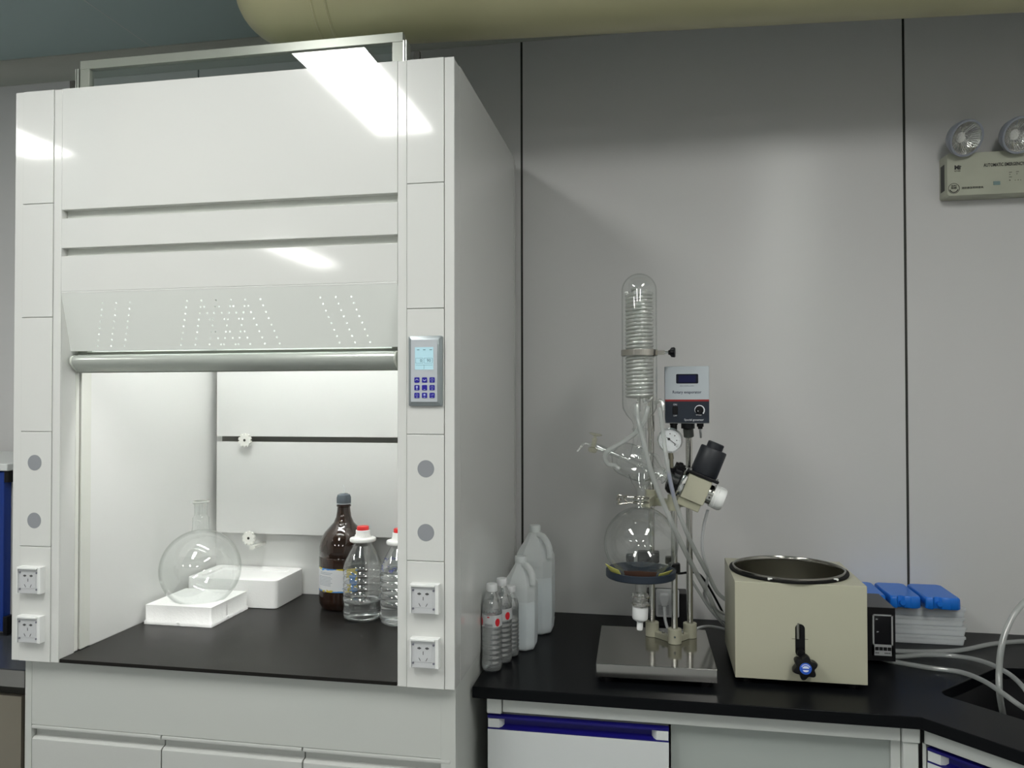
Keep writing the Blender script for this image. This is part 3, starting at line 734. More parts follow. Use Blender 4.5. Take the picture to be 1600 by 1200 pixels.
for k in range(22):
    a = math.radians(rnd.uniform(185, 300)); z = rnd.uniform(.172, .215); r = .0585-(max(0, z-.178)*.45)-.001
    tube(bm, [(r*math.cos(a+d), r*math.sin(a+d), z+dz) for d, dz in ((0, 0), (.12, rnd.uniform(-.006, .006)), (.2, rnd.uniform(-.006, .006)))], .0008, n=4, k=2)
make('blue_print', bm, mat('print_blue', (.05, .06, .35), .5), t)
t.location = (-.7600, 2.250, .8602); t.scale = (1, 1, .94); t['label'] = 'clear ribbed plastic jug of water with red cap, half hidden by right column'; t['group'] = 'red capped jugs'

# ------------------------------------------------------------------ bottles beside the hood
def water_bottle(label, loc, red=True, H=.232, R=.0295):
    O = Vector((0, 0, 0)); t = thing('water_bottle', O, label, 'water bottle', 'water bottles beside the hood')
    k = H/.232; S = [(.020, 0), (.0265, .003), (.0285, .010), (.0295, .018)]
    for i in range(7): z = .022+.0135*i; S += [(.0295, z), (.0295, z+.005), (.0272, z+.0085), (.0293, z+.012)]
    S += [(.0293, .120), (.0285, .122), (.0285, .152), (.0293, .155), (.0285, .170), (.025, .186), (.018, .202), (.0138, .210), (.0135, .214)]
    sc = R/.0295
    make('bottle_body', lathe(BM(), [(r*sc, z*k) for r, z in S], O, n=40), PET, t, ang=70)
    Wt = [(r*sc-.0009, z*k) for r, z in S if z > 0 and z < .189]; Wt = [(0, .002)]+[(.018*sc, .002)]+Wt+[(0, Wt[-1][1])]
    make('water', lathe(BM(), Wt, O, n=40), WATER, t, ang=70)
    make('cap', lathe(BM(), [(.0145, .2125*k), (.0152, .214*k), (.0150, H-.002), (.014, H), (0, H)], O, n=32), mat('cap_white', (.72, .73, .74), .35), t)
    if red:
        make('wrap_label', arc_label(BM(), O, .0291*sc, 180, 395, .1215*k, .1525*k, 40), mat('label_silver', (.52, .53, .54), .4), t)
        bm = BM()
        for a0, a1 in ((196, 222), (300, 330)):
            n = 20
            for i in range(n):
                u0, u1 = i/n, (i+1)/n; h0 = math.sqrt(max(0, 1-(u0+u1-1)**2))*.0125; am = 1
                arc_label(bm, O, .0295*sc, a0+(a1-a0)*u0, a0+(a1-a0)*u1, (.134-h0*.9)*k, (.134+h0*.8)*k, 1)
        make('red_print', bm, mat('print_red', (.6, .02, .03), .4), t)
        bm = BM()
        for z in (.1235, .126, .1285): arc_label(bm, O, .0296*sc, 238, 285, z*k, (z+.0011)*k, 6)
        for a in range(196, 330, 9): arc_label(bm, O, .0292*sc, a, a+3, .158*k, (.160+.003*((a//9) % 2))*k, 1)
        make('label_text', bm, mat('print_dark', (.12, .12, .13), .5), t)
        make('round_logo', arc_label(BM(), O, .0297*sc, 255, 268, .1465*k, .1495*k, 6), mat('print_red', ()), t)
    else:
        bm = BM()
        for z in (.09, .105, .118): arc_label(bm, O, .0298*sc, 250, 290, z*k, (z+.002)*k, 6)
        make('label_text', bm, mat('print_dark', ()), t)
    t.location = loc
    return t
water_bottle('clear water bottle with red printed label nearest the counter edge', (-.4365, 2.066, .8002), R=.0282)
water_bottle('clear water bottle with red label just behind the foremost one', (-.4225, 2.133, .8002), True)
water_bottle('short clear bottle without red label, in front of the jerry jugs', (-.4090, 2.190, .8002), False, .198, .0255)

def jerry(label, loc, W, D, H, rz=0):
    t = thing('plastic_jug', (0, 0, 0), label, 'plastic jug', 'milky plastic jugs beside the hood'); O = Vector((0, 0, 0))
    hw, hd = W/2, D/2
    def sec(z, s, offx=0, c=.28):
        a, b = hw*s, hd*s; k = c*min(a, b)*1.6
        P = [(a, -b+k), (a, b-k), (a-k, b), (-a+k, b), (-a, b-k), (-a, -b+k), (-a+k, -b), (a-k, -b)]
        return [Vector((x+offx, y, z)) for x, y in P]
    S = [sec(0, .86), sec(.006, .94), sec(.03*H/.3, .985), sec(.035*H/.3, .97), sec(.05*H/.3, 1), sec(.52*H, 1), sec(.53*H, .985), sec(.545*H, 1), sec(.68*H, 1), sec(.70*H, .99), sec(.78*H, .80, -.0), sec(.86*H, .52, -.0), sec(.92*H, .34), sec(.935*H, .30)]
    b = make('jug_body', loft(BM(), S), HDPE, t, ang=25, bevel=.003)
    S2 = [sec(.003, .84), sec(.03*H/.3, .96), sec(.50*H, .975)]
    make('liquid', loft(BM(), S2), mat('jug_liquid', (.62, .69, .73), .3), t, ang=25)
    make('cap', lathe(BM(), [(.014, .93*H), (.0185, .935*H), (.0185, .985*H), (.017, H), (0, H)], O, n=32), mat('cap_milky', (.6, .63, .63), .4), t)
    bm = BM(); tube(bm, [(hw*.26, -hd*.3, .915*H), (hw*.55, -hd*.55, .905*H), (hw*.86, -hd*.78, .83*H), (hw*.93, -hd*.86, .72*H)], .0095, n=12); make('handle', bm, HDPE, t)
    t.location = loc; t.rotation_euler.z = rz
    return t
jA = jerry('smaller milky plastic jug with faint blue writing behind the water bottles', (-.3930, 2.275, .8002), .094, .105, .266)
bm = BM(); rnd = random.Random(5)
for z0, hh in ((.150, .018), (.176, .010)):
    for k in range(4):
        y = -.030+.013*k; tube(bm, [(.0462, y+rnd.uniform(-.002, .002), z0+rnd.uniform(0, .004)), (.0462, y+.004, z0+hh*rnd.uniform(.7, 1)), (.0462, y+.008, z0+hh*rnd.uniform(0, .5))], .0009, n=5, k=3)
make('handwriting', bm, mat('faint_ink', (.30, .34, .42), .6), jA)
jB = jerry('larger milky plastic jug standing against the grey wall', (-.3760, 2.445, .8002), .118, .125, .330)

# ------------------------------------------------------------------ rotary evaporator
ev = thing('rotary_evaporator', (0, 2.19, .80), 'rotary evaporator with tall glass condenser on stainless steel base', 'rotary evaporator')
Rb = Matrix.Translation((-.004, 2.19, 0)) @ Matrix.Rotation(math.radians(1.4), 4, 'Z')
make('base_plate', box(BM(), -.1525, .1525, -.168, .168, .815, .8500, Rb), BRUSHED, ev, bevel=.0015)
bm = BM()
for x in (-.125, .125):
    for y in (-.14, .14): p = Rb @ Vector((x, y, 0)); cyl(bm, (p.x, p.y, .8003), (p.x, p.y, .8155), .016, n=20)
pieces('foot', bm, BLACK, ev)
CL = [Vector((-.0100, 2.280, 0)), Vector((.0520, 2.222, 0)), Vector((.0965, 2.285, 0))]
bm = BM()
for p in CL: cyl(bm, (p.x, p.y, .8502), (p.x, p.y, .8905), .0190, n=32)
for a, b2 in ((0, 1), (1, 2)):
    A, B = CL[a], CL[b2]; d = (B-A).normalized(); s = Vector((-d.y, d.x, 0))*.008
    prism(bm, [((A+s).x, (A+s).y), ((A-s).x, (A-s).y), ((B-s).x, (B-s).y), ((B+s).x, (B+s).y)], .8502, .8670)
cs = make('tripod_casting', bm, BEIGE, ev, bevel=.0012)
bm = BM()
for x, y, z in ((CL[1].x, CL[1].y-.0195, .872), ): cyl(bm, (x, y+.004, z), (x, y-.001, z), .003, n=12)
for A, B in ((CL[0], CL[1]), (CL[1], CL[2])):
    q = (A+B)/2; cyl(bm, (q.x, q.y, .8671), (q.x, q.y, .8725), .0045, n=8)
pieces('screw', bm, CHROME, cs)
for p, zt, r in ((CL[0], 1.655, .0085), (CL[1], 1.285, .0088), (CL[2], 1.470, .0092)):
    make('column', cyl(BM(), (p.x, p.y, .886), (p.x, p.y, zt), r, n=32), STEEL, ev)
bm = lathe(BM(), [(.009, 1.438), (.0105, 1.438), (.0105, 1.484), (.009, 1.484)], (CL[0].x, CL[0].y, 0), n=28); make('column_sleeve', bm, STEEL, ev)
# cross bracket that carries head and glassware
bm = BM(); zb0, zb1 = 1.226, 1.252
cyl(bm, (CL[0].x, CL[0].y, zb0-.002), (CL[0].x, CL[0].y, zb1+.018), .018, n=28); cyl(bm, (CL[1].x, CL[1].y, zb0-.006), (CL[1].x, CL[1].y, zb1+.012), .0175, n=28); cyl(bm, (CL[2].x, CL[2].y, zb0), (CL[2].x, CL[2].y, zb1-.004), .0185, n=28)
for a, b2 in ((0, 1), (1, 2)):
    A, B = CL[a], CL[b2]; d = (B-A).normalized(); s = Vector((-d.y, d.x, 0))*.012
    prism(bm, [((A+s).x, (A+s).y), ((A-s).x, (A-s).y), ((B-s).x, (B-s).y), ((B+s).x, (B+s).y)], zb0+.002, zb1-.004)
GX = Vector((-.0385, 2.155, 0))
A, B = CL[0], GX+Vector((.012, .022, 0)); d = (B-A).normalized(); s = Vector((-d.y, d.x, 0))*.012
prism(bm, [((A+s).x, (A+s).y), ((A-s).x, (A-s).y), ((B-s).x, (B-s).y), ((B+s).x, (B+s).y)], zb0+.006, zb1+.004)
br = make('cross_bracket', bm, BEIGE, ev, bevel=.0012)
make('screw', cyl(BM(), (CL[1].x, CL[1].y-.016, 1.248), (CL[1].x, CL[1].y-.020, 1.248), .004, n=12), CHROME, br)
# tilted head: gearbox, motor, black collar, steel ring, white cap
HYc = 2.205
t24 = math.radians(22.5)
ux = Vector((math.cos(t24), 0, -math.sin(t24))); uz = Vector((math.sin(t24), 0, math.cos(t24))); uy = Vector((0, 1, 0))
H0 = at(1086, 763, Y=HYc)
MH = Matrix(((ux.x, uy.x, uz.x, H0.x), (ux.y, uy.y, uz.y, H0.y), (ux.z, uy.z, uz.z, H0.z), (0, 0, 0, 1)))
hp_ = lambda a, b2, c: MH @ Vector((a, b2, c))
bm = box(BM(), -.032, .034, -.036, .036, -.034, .036, MH); make('gearbox', bm, BEIGE, ev, bevel=.003)
bm = box(BM(), -.034, .030, -.028, .028, -.056, -.0345, MH); make('head_mount', bm, mat('darker_beige_paint', (.40, .39, .29), .4), ev, bevel=.002)  # mount block in a slightly darker beige than the gearbox
p1 = H0+Vector((.012, .03, -.055)); bm = BM(); prism(bm, [(p1.x-.028, 1.246), (p1.x+.030, 1.246), (p1.x+.018, 1.285), (p1.x-.012, 1.292)], 2.20, 2.29, XZ)
make('wedge_support', bm, BEIGE, ev, bevel=.002)
mo = make('motor', lathe(BM(), [(.0, .0455), (.0365, .0455), (.0375, .047), (.0365, .118), (.0345, .121), (.0225, .1215), (.0225, .137), (.020, .139), (0, .139)], hp_(.006, 0, 0), uz, 48), BLACKM, ev)
make('motor_flange', box(BM(), -.040, .049, -.040, .040, .0365, .0455, MH), BLACK, mo, bevel=.0025)
bm = BM()
for x in (-.032, .041): cyl(bm, hp_(x, -.034, .0455), hp_(x, -.034, .050), .004, n=12)
pieces('flange_bolt', bm, CHROME, mo)
make('steel_ring', lathe(BM(), [(.030, -.033), (.043, -.033), (.0445, -.036), (.0445, -.043), (.042, -.046), (.03, -.046)], H0, ux, 48), CHROME, ev)
bm = BM()
def cog(r, rr, n=12, m=72): return [(r+(rr if (i*n//m*2) % 2 == 0 and (i % (m//n)) < (m//n)//2 else 0)) for i in range(m)]
prevs = []
for h, r in ((-.046, .040), (-.050, .0405), (-.066, .0385), (-.075, .034), (-.078, .024)):
    s, t = frame_of(ux); rs = cog(r, .0022 if -.072 < h < -.047 else 0)
    prevs.append([H0+ux*h+(s*math.cos(2*PI*i/72)+t*math.sin(2*PI*i/72))*rs[i] for i in range(72)])
loft(bm, prevs); make('locking_collar', bm, BLACK, ev, ang=25)
bm = lathe(BM(), [(0, .034), (.027, .034), (.027, .049), (0, .049)], H0, ux, 40); make('end_ring', bm, STEEL, ev)
bm = cyl(BM(), hp_(.042, -.0268, -.006), hp_(.042, -.0275, -.006), .003, n=10); cyl(bm, hp_(.042, -.0255, .012), hp_(.042, -.0262, .012), .0025, n=10); pieces('set_screw', bm, INK, ev)
bm = lathe(BM(), [(0, .049), (.0305, .049), (.0315, .051), (.0305, .053), (.0320, .055), (.0310, .058), (.0325, .060), (.0315, .063), (.0325, .066), (.032, .076), (.029, .082), (.02, .085), (0, .086)], H0, ux, 48)
make('end_cap', bm, mat('cap_bright_white', (.78, .79, .78), .4), ev)
# vacuum gauge with stem and black elbow
gp = at(1047, 688, Y=2.165); gn = Vector((-.10, -1, 0)).normalized()
ga = make('vacuum_gauge', lathe(BM(), [(0, -.028), (.030, -.028), (.0325, -.025), (.0325, -.002), (.0345, -.001), (.0345, .003), (.0305, .0035), (.030, .0), (0, .0)], gp, gn, 48), CHROME, ev)
make('dial', lathe(BM(), [(0, .0012), (.0300, .0012), (.03, .0004)], gp, gn, 40), mat('dial_white', (.72, .74, .76), .4), ga)
bm = BM(); gs = Vector((1, -.10, 0)).normalized(); gu = Vector((0, 0, 1))
MG = Matrix(((gs.x, gu.x, gn.x, gp.x), (gs.y, gu.y, gn.y, gp.y), (gs.z, gu.z, gn.z, gp.z), (0, 0, 0, 1)))
for i in range(31):
    a = math.radians(225-270*i/30); L_ = .004 if i % 5 == 0 else .0022
    box(bm, .0272-L_, .0272, -.0003, .0003, .0014, .0017, MG @ Matrix.Rotation(a, 4, 'Z'))
for i in range(7):
    a = math.radians(225-45*i); box(bm, .0165, .0195, -.0012, .0012, .0014, .0017, MG @ Matrix.Rotation(a, 4, 'Z'))
make('dial_marks', bm, INK, ga)
bm = BM(); box(bm, -.008, .0235, -.0007, .0007, .0018, .0024, MG @ Matrix.Translation((-.003, .0035, 0)) @ Matrix.Rotation(math.radians(-38), 4, 'Z')); prism(bm, circle(-.003, .0035, .0036, 14), .0018, .0028, MG)
make('needle', bm, INK, ga)
sb = at(1049, 709, Y=2.180)
bm = BM(); cyl(bm, gp-gn*.014+Vector((0, 0, -.033)), gp-gn*.014+Vector((.002, 0, -.052)), .007, n=12); cyl(bm, gp-gn*.014+Vector((.002, 0, -.052)), gp-gn*.014+Vector((.003, 0, -.078)), .0052, n=12); make('gauge_stem', bm, mat('old_brass', (.28, .26, .2), .35, metal=1), ga)
bm = BM(); g0 = gp-gn*.014+Vector((.003, 0, -.075)); tube(bm, [g0, g0+Vector((.002, .004, -.014)), hp_(-.060, .0, .044), hp_(-.058, 0, .030)], .0085, n=14); cyl(bm, hp_(-.060, 0, .03), hp_(-.060, 0, .048), .014, n=16)
make('elbow', bm, BLACK, ga)
# control box
cx0, cx1, cb0, cb1, cyf, cyb = .0280, .1487, 1.4640, 1.6230, 2.200, 2.262
cb = make('control_box', box(BM(), cx0, cx1, cyf, cyb, cb0, cb1), mat('control_grey', (.38, .39, .40), .4), ev, bevel=.002)
ctlw = mat('control_face_grey', (.42, .46, .49), .4)
make('upper_face', box(BM(), cx0+.001, cx1-.001, cyf-.001, cyf+.001, 1.5300, cb1-.001), ctlw, cb)
make('lower_face', prism(BM(), [(cx0+.001, 1.5250), (cx0+.001, 1.478), (cx0+.003, cb0+.002), (cx1-.001, cb0+.002), (cx1-.001, 1.5250)], cyf-.001, cyf+.001, XZ), mat('control_face_dark', (.014, .02, .032), .35), cb)
make('red_stripe', box(BM(), cx0+.001, cx1-.001, cyf-.0012, cyf+.001, 1.5250, 1.5302), mat('stripe_red', (.25, .01, .01), .4), cb)
make('display', prism(BM(), rrect(.0590, .1190, 1.5745, 1.6010, .003), cyf-.0016, cyf, XZ), mat('display_dark', (.006, .009, .02), .2), cb)
make('display_glass', box(BM(), .066, .112, cyf-.0019, cyf-.0015, 1.578, 1.597), mat('display_blue', (.008, .01, .05), .1), cb)
text('lettering', 'Rotary evaporator', .0112, (.0880, cyf-.0012, 1.5505), mat('print_slate', (.05, .06, .09), .5), cb, bold=.0002, sx=.93)
text('lettering', 'SPEED CONTROL R/MIN', .0036, (.0880, cyf-.0012, 1.5675), mat('print_slate', ()), cb)
text('lettering', 'ON', .0066, (.0560, cyf-.0012, 1.5160), INKW, cb); text('lettering', 'OFF', .0060, (.0560, cyf-.0012, 1.4850), INKW, cb)
text('lettering', 'SPEED', .0056, (.1200, cyf-.0012, 1.4875), INKW, cb); text('lettering', 'Special governor', .0078, (.1065, cyf-.0012, 1.4740), INKW, cb)
make('rocker_switch', box(BM(), .0490, .0632, cyf-.004, cyf, 1.4895, 1.5115), BLACK, cb, bevel=.001)
make('speed_knob', lathe(BM(), [(.0105, 0), (.0100, .010), (.0085, .012), (0, .012)], (.1215, cyf-.001, 1.5010), (0, -1, 0), 32), BLACK, cb)
bm = BM(); n = 30
for i in range(n):
    a0, a1 = [math.radians(215-(260)*j/n) for j in (i, i+1)]; w0, w1 = [.0008+.0028*j/n for j in (i, i+1)]
    prism(bm, [(.1215+r*math.cos(a), 1.501+r*math.sin(a)) for a, r in ((a0, .0118), (a0, .0118+w0), (a1, .0118+w1), (a1, .0118))], cyf-.0014, cyf-.0009, XZ)
box(bm, .1165, .1180, cyf-.0135, cyf-.0128, 1.4975, 1.4995)
make('speed_scale', bm, INKW, cb)
bm = BM(); cyl(bm, (CL[2].x-.004, 2.25, 1.464), (CL[2].x-.004, 2.25, 1.448), .019, n=28); make('box_socket', bm, BLACKM, ev)
bm = cyl(BM(), (CL[2].x-.003, 2.262, 1.449), (CL[2].x-.001, 2.27, 1.425), .0145, n=28); make('box_clamp', bm, mat('clamp_grey', (.12, .13, .12), .4), ev)
bm = BM(); cyl(bm, (.0525, 2.23, 1.464), (.0525, 2.23, 1.459), .0125, n=6); cyl(bm, (.0525, 2.23, 1.459), (.0525, 2.23, 1.444), .0095, n=20); cyl(bm, (.1255, 2.23, 1.464), (.1255, 2.23, 1.454), .0095, n=20); cyl(bm, (.1255, 2.23, 1.454), (.1255, 2.23, 1.448), .0065, n=16)
make('cable_gland', bm, BLACK, ev)
# glassware: condenser
GA = Vector((GX.x-.0020, GX.y, 0))
RC = .0478
pr = [(0, 1.8770)]+[(RC*math.sin(t), 1.8290+.048*math.cos(t)) for t in [PI/2*i/12 for i in range(1, 13)]]+[(RC, 1.60), (RC, 1.520), (.046, 1.505), (.036, 1.487), (.022, 1.472), (.0175, 1.462), (.0165, 1.440), (.0165, 1.425)]
make('condenser_jacket', lathe(BM(), pr, GA, n=64), GLASS, ev)
def helix(c, r, z0, z1, pitch, tr, n=9, ph=0):
    N = int((z1-z0)/pitch*18); P = [Vector((c.x+r*math.cos(2*PI*i/18+ph), c.y+r*math.sin(2*PI*i/18+ph), z0+(z1-z0)*i/N)) for i in range(N+1)]
    return tube(BM(), P, tr, n=n, smooth=False)
make('cooling_coil', helix(GA, .0340, 1.535, 1.826, .0102, .0048), GLASS_COIL, ev)
make('cooling_coil', helix(GA, .0190, 1.545, 1.835, .0098, .0044, ph=1), GLASS_COIL, ev)
bm = BM(); cyl(bm, (GA.x-.002, GA.y, 1.50), (GA.x-.002, GA.y, 1.835), .0045, n=12)
tube(bm, [(GA.x+.034, GA.y, 1.537), (GA.x+.022, GA.y-.012, 1.527), (GA.x+.014, GA.y-.04, 1.530), (GA.x+.016, GA.y-.055, 1.522)], .0052, n=12)
tube(bm, [(GA.x-.002, GA.y, 1.50), (GA.x-.003, GA.y-.02, 1.508), (GA.x-.004, GA.y-.048, 1.520), (GA.x-.004, GA.y-.056, 1.507)], .0052, n=12)
tube(bm, [(GA.x+.04, GA.y, 1.52), (GA.x+.055, GA.y-.012, 1.527), (GA.x+.062, GA.y-.018, 1.518), (GA.x+.0625, GA.y-.018, 1.502)], .0055, n=12)
make('hose_port', bm, GLASS_COIL, ev)
bm = lathe(BM(), [(RC+.0003, 1.6505), (RC+.0022, 1.6505), (RC+.0022, 1.6665), (RC+.0003, 1.6665), (RC+.0003, 1.6505)], GA, n=56)
Pp = [(GA.x+.046, GA.y-.012), (GA.x+.072, GA.y-.004), (CL[0].x+.012, CL[0].y-.01), (CL[0].x-.005, CL[0].y-.012), (GA.x+.03, GA.y+.04)]
prism(bm, [(GA.x+.036, GA.y+.03), (GA.x+.044, GA.y+.022), (CL[0].x+.008, CL[0].y-.006), (CL[0].x-.002, CL[0].y-.002)], 1.650, 1.664)
box(bm, GA.x+.044, GA.x+.068, GA.y-.010, GA.y+.002, 1.6525, 1.6645)
rc = make('condenser_clamp', bm, mat('clamp_steel', (.48, .46, .42), .25, metal=1), ev)
cyl_ = BM(); cyl(cyl_, (GA.x+.066, GA.y-.004, 1.6585), (GA.x+.078, GA.y-.006, 1.6585), .0035, n=12)
make('clamp_screw', cyl_, CHROME, rc)
bm = BM(); kk = Vector((GA.x+.078, GA.y-.006, 1.6585)); kd = Vector((1, -.15, 0)).normalized(); s, t = frame_of(kd)
def star(rb_, amp, n=6, m=60): return [rb_+amp*math.cos(n*2*PI*i/m) for i in range(m)]
secs = []
for h, rr, am in ((0, .006, 0), (.004, .0075, 0), (.008, .0125, .0015), (.016, .0135, .002), (.0185, .011, .0015)):
    rs = star(rr, am); secs.append([kk+kd*h+(s*math.cos(2*PI*i/60)+t*math.sin(2*PI*i/60))*rs[i] for i in range(60)])
make('clamp_knob', loft(bm, secs), BLACK, rc)
# vapour head: tilted glass body along the drive axis
AX = -ux
o_h = hp_(-.050, -.018, .0)+Vector((0, -.012, 0))
B0 = at(1040, 743, Y=2.172); B1 = at(958, 709, Y=2.155); ad = (B1-B0).normalized(); Lb = (B1-B0).length
k_ = Lb/.155
pr = [(.0175, -.035), (.0175, -.004), (.0245, 0), (.0245, .003), (.0175, .006), (.0175, .020), (.024, .030), (.037, .046), (.0440, .060), (.0465, .080), (.0460, .118), (.043, .132), (.034, .145), (.018, .152), (.010, .156), (.0085, .160), (.0085, .205)]
make('vapour_head', lathe(BM(), [(r, h*k_) for r, h in pr], B0, ad, 56), GLASS, ev)
bm = BM(); pr = [(.0085, -.03), (.0085, .07), (.011, .075), (.0085, .08), (.006, .12), (.006, .20)]
lathe(bm, [(r, h*k_) for r, h in pr], B0, ad, 24); make('inner_tube', bm, GLASS, ev)
bm = BM(); pr = [(.0270, 1.370), (.0225, 1.395), (.0185, 1.412), (.0185, 1.446), (.021, 1.448), (.021, 1.450), (.0185, 1.452)]
lathe(bm, pr, Vector((GA.x, GA.y, 0)), n=40); pr = [(.034, 1.325), (.026, 1.303), (.0180, 1.292), (.0140, 1.283), (.0135, 1.262), (.022, 1.259), (.022, 1.2565), (.0135, 1.2560)]
lathe(bm, pr, Vector((GX.x+.001, GX.y, 0)), n=40); make('joint_neck', bm, GLASS, ev)
bm = BM(); s0 = at(990, 752, Y=2.165); tube(bm, [at(1006, 762, Y=2.15), at(1022, 752, Y=2.15), at(1034, 742, Y=2.16), at(1040, 736, Y=2.17)], .0045, n=12); tube(bm, [at(1015, 709, Y=2.16), at(1027, 713, Y=2.165), at(1033, 727, Y=2.17), at(1038, 735, Y=2.172)], .0045, n=12)
make('side_tube', bm, GLASS, ev)
# joint clamp with screw at the flask neck
nz = 1.257
bm = BM()
for z in (nz+.0045, nz-.0085):
    tube(bm, [Vector((GX.x+.0225*math.cos(a), GX.y+.0225*math.sin(a), z)) for a in [math.radians(d_) for d_ in range(-150, 151, 20)]], .0016, n=8, k=3)
    for sy in (-1, 1):
        tube(bm, [(GX.x-.0195, GX.y+.0113*sy, z), (GX.x-.036, GX.y+.009*sy, z+(.001 if z > nz else -.001)), (GX.x-.060, GX.y+.0065*sy, z+(.006 if z > nz else -.005))], .0013, n=8)
    box(bm, GX.x-.066, GX.x-.036, GX.y-.008, GX.y+.008, z+(.0035 if z > nz else -.0055), z+(.0050 if z > nz else -.0035))
cyl(bm, (GX.x-.060, GX.y, nz-.014), (GX.x-.060, GX.y, nz+.011), .0024, n=10); cyl(bm, (GX.x-.060, GX.y, nz-.003), (GX.x-.060, GX.y, nz+.002), .0065, n=12)
tube(bm, [(GX.x-.040, GX.y, nz+.007), (GX.x-.046, GX.y, nz+.001), (GX.x-.036, GX.y, nz-.007)], .002, n=8)
make('joint_clamp', bm, mat('clamp_wire', (.45, .43, .38), .2, metal=1), ev)
# receiving flask
FC2 = Vector((GX.x-.0005, GX.y, 1.1370)); FR2 = .1005
nk = [(.016, .0985), (.0135, .103), (.0120, .108), (.0120, .116), (.0210, .1180), (.0210, .1200)]
pr = [p for p in flask_glass(FC2, FR2, nk) if not (p[1] < -.09 and p[0] < .018)]
pr = [(.0150, -.148), (.0150, -.106), (.018, -.0995)]+[p for p in pr if p[0] > .02 or p[1] > 0]
make('receiving_flask', lathe(BM(), pr, FC2, n=72), GLASS, ev)
# ring dish
RD0 = Vector((GX.x-.001, GX.y, 1.0475))
bm = lathe(BM(), [(.030, -.012), (.060, -.002), (.0925, -.0005), (.0945, .002), (.0945, .0185), (.0925, .0200), (.0900, .0195), (.0780, .0100), (.0700, .0045), (.0450, -.006), (.030, -.009), (.030, -.012)], RD0, n=72)
dish = make('ring_dish', bm, mat('slate_blue_plastic', (.016, .024, .038), .45), ev)
bm = BM(); z = RD0.z+.008
for A in (CL[0], CL[1]):
    B = Vector((RD0.x+.06, RD0.y+.06, 0)) if A is CL[0] else Vector((RD0.x+.085, RD0.y+.03, 0))
    lathe(bm, [(.0095, z-.010), (.0165, z-.010), (.0165, z+.018), (.0095, z+.018)], Vector((A.x, A.y, 0)), n=24)
    tube(bm, [(A.x, A.y-.014, z+.003), (B.x, B.y, z-.004)], .007, n=10, smooth=False)
box(bm, GX.x-.012, GX.x+.050, 2.262, 2.300, z+.006, z+.036); box(bm, GX.x-.045, GX.x-.022, 2.268, 2.286, z+.004, z+.028); box(bm, GX.x+.066, GX.x+.100, 2.262, 2.290, z+.004, z+.024)
make('dish_support', bm, BLACK, dish, bevel=.004)
# outlet valve below the flask
VB = Vector((GX.x-.001, GX.y, 0)); vt = Vector((-.035, -.03, -1)).normalized(); V0 = Vector((VB.x, VB.y, .9950))
bm = lathe(BM(), [(.0155, 0), (.0260, 0), (.0260, .003), (.0155, .003), (.0155, 0)], V0, vt, 40); lathe(bm, [(.0155, .0210), (.0265, .0210), (.0265, .0245), (.0155, .0245), (.0155, .0210)], V0, vt, 40)
for i in range(3):
    a = 2*PI*i/3+.9; s, t = frame_of(vt); q = V0+(s*math.cos(a)+t*math.sin(a))*.0225; cyl(bm, q-vt*.004, q+vt*.029, .0018, n=8); cyl(bm, q+vt*.0245, q+vt*.0285, .0038, n=6)
make('flange_clamp', bm, STEEL, ev)
bm = lathe(BM(), [(.0150, -.006), (.0165, .002), (.0200, .004), (.0200, .008), (.0165, .010), (.0165, .015), (.0200, .017), (.0200, .021)], V0, vt, 36); make('outlet_glass', bm, GLASS_COIL, ev)
bm = lathe(BM(), [(.0150, .0245), (.0200, .0290), (.0215, .0310), (.0215, .0600), (.0195, .0640), (.0100, .0700), (.0085, .0715), (.0085, .0860), (.0080, .0920), (.0060, .0935), (0, .0935)], V0, vt, 40); make('outlet_valve', bm, PTFE, ev)
# feed stopcock at the upper left end
K0 = at(957, 707, Y=2.152); K1 = at(937, 698, Y=2.152)
bm = BM(); cyl(bm, K0, K1, .0078, .0068, n=20, caps=False); cyl(bm, K1, at(931, 694.5, Y=2.152), .0045, n=16, caps=False); make('feed_tube', bm, GLASS, ev)
c = at(928, 692.5, Y=2.152); s_u = (at(929, 684, Y=2.152)-at(925.5, 702, Y=2.152)).normalized()
bm = lathe(BM(), [(.0055, -.012), (.0062, -.006), (.0070, .010), (.0078, .014)], c, s_u, 24); make('stopcock_barrel', bm, GLASS_Y, ev)
bm = lathe(BM(), [(0, .014), (.003, .014), (.0045, .020), (.017, .0235), (.019, .0255), (.015, .0280), (0, .0270)], c, s_u, 24); lathe(bm, [(0, -.026), (.008, -.026), (.0125, -.022), (.0125, -.014), (.006, -.011), (0, -.011)], c, s_u, 24); make('stopcock_key', bm, GLASS_Y, ev)
bm = BM(); tube(bm, [at(926, 693, Y=2.150), at(920, 694, Y=2.148), at(912.5, 693, Y=2.145), at(908, 698, Y=2.142), at(902, 705.5, Y=2.14)], .0034, n=12, caps=False); make('outlet_spout', bm, GLASS, ev)

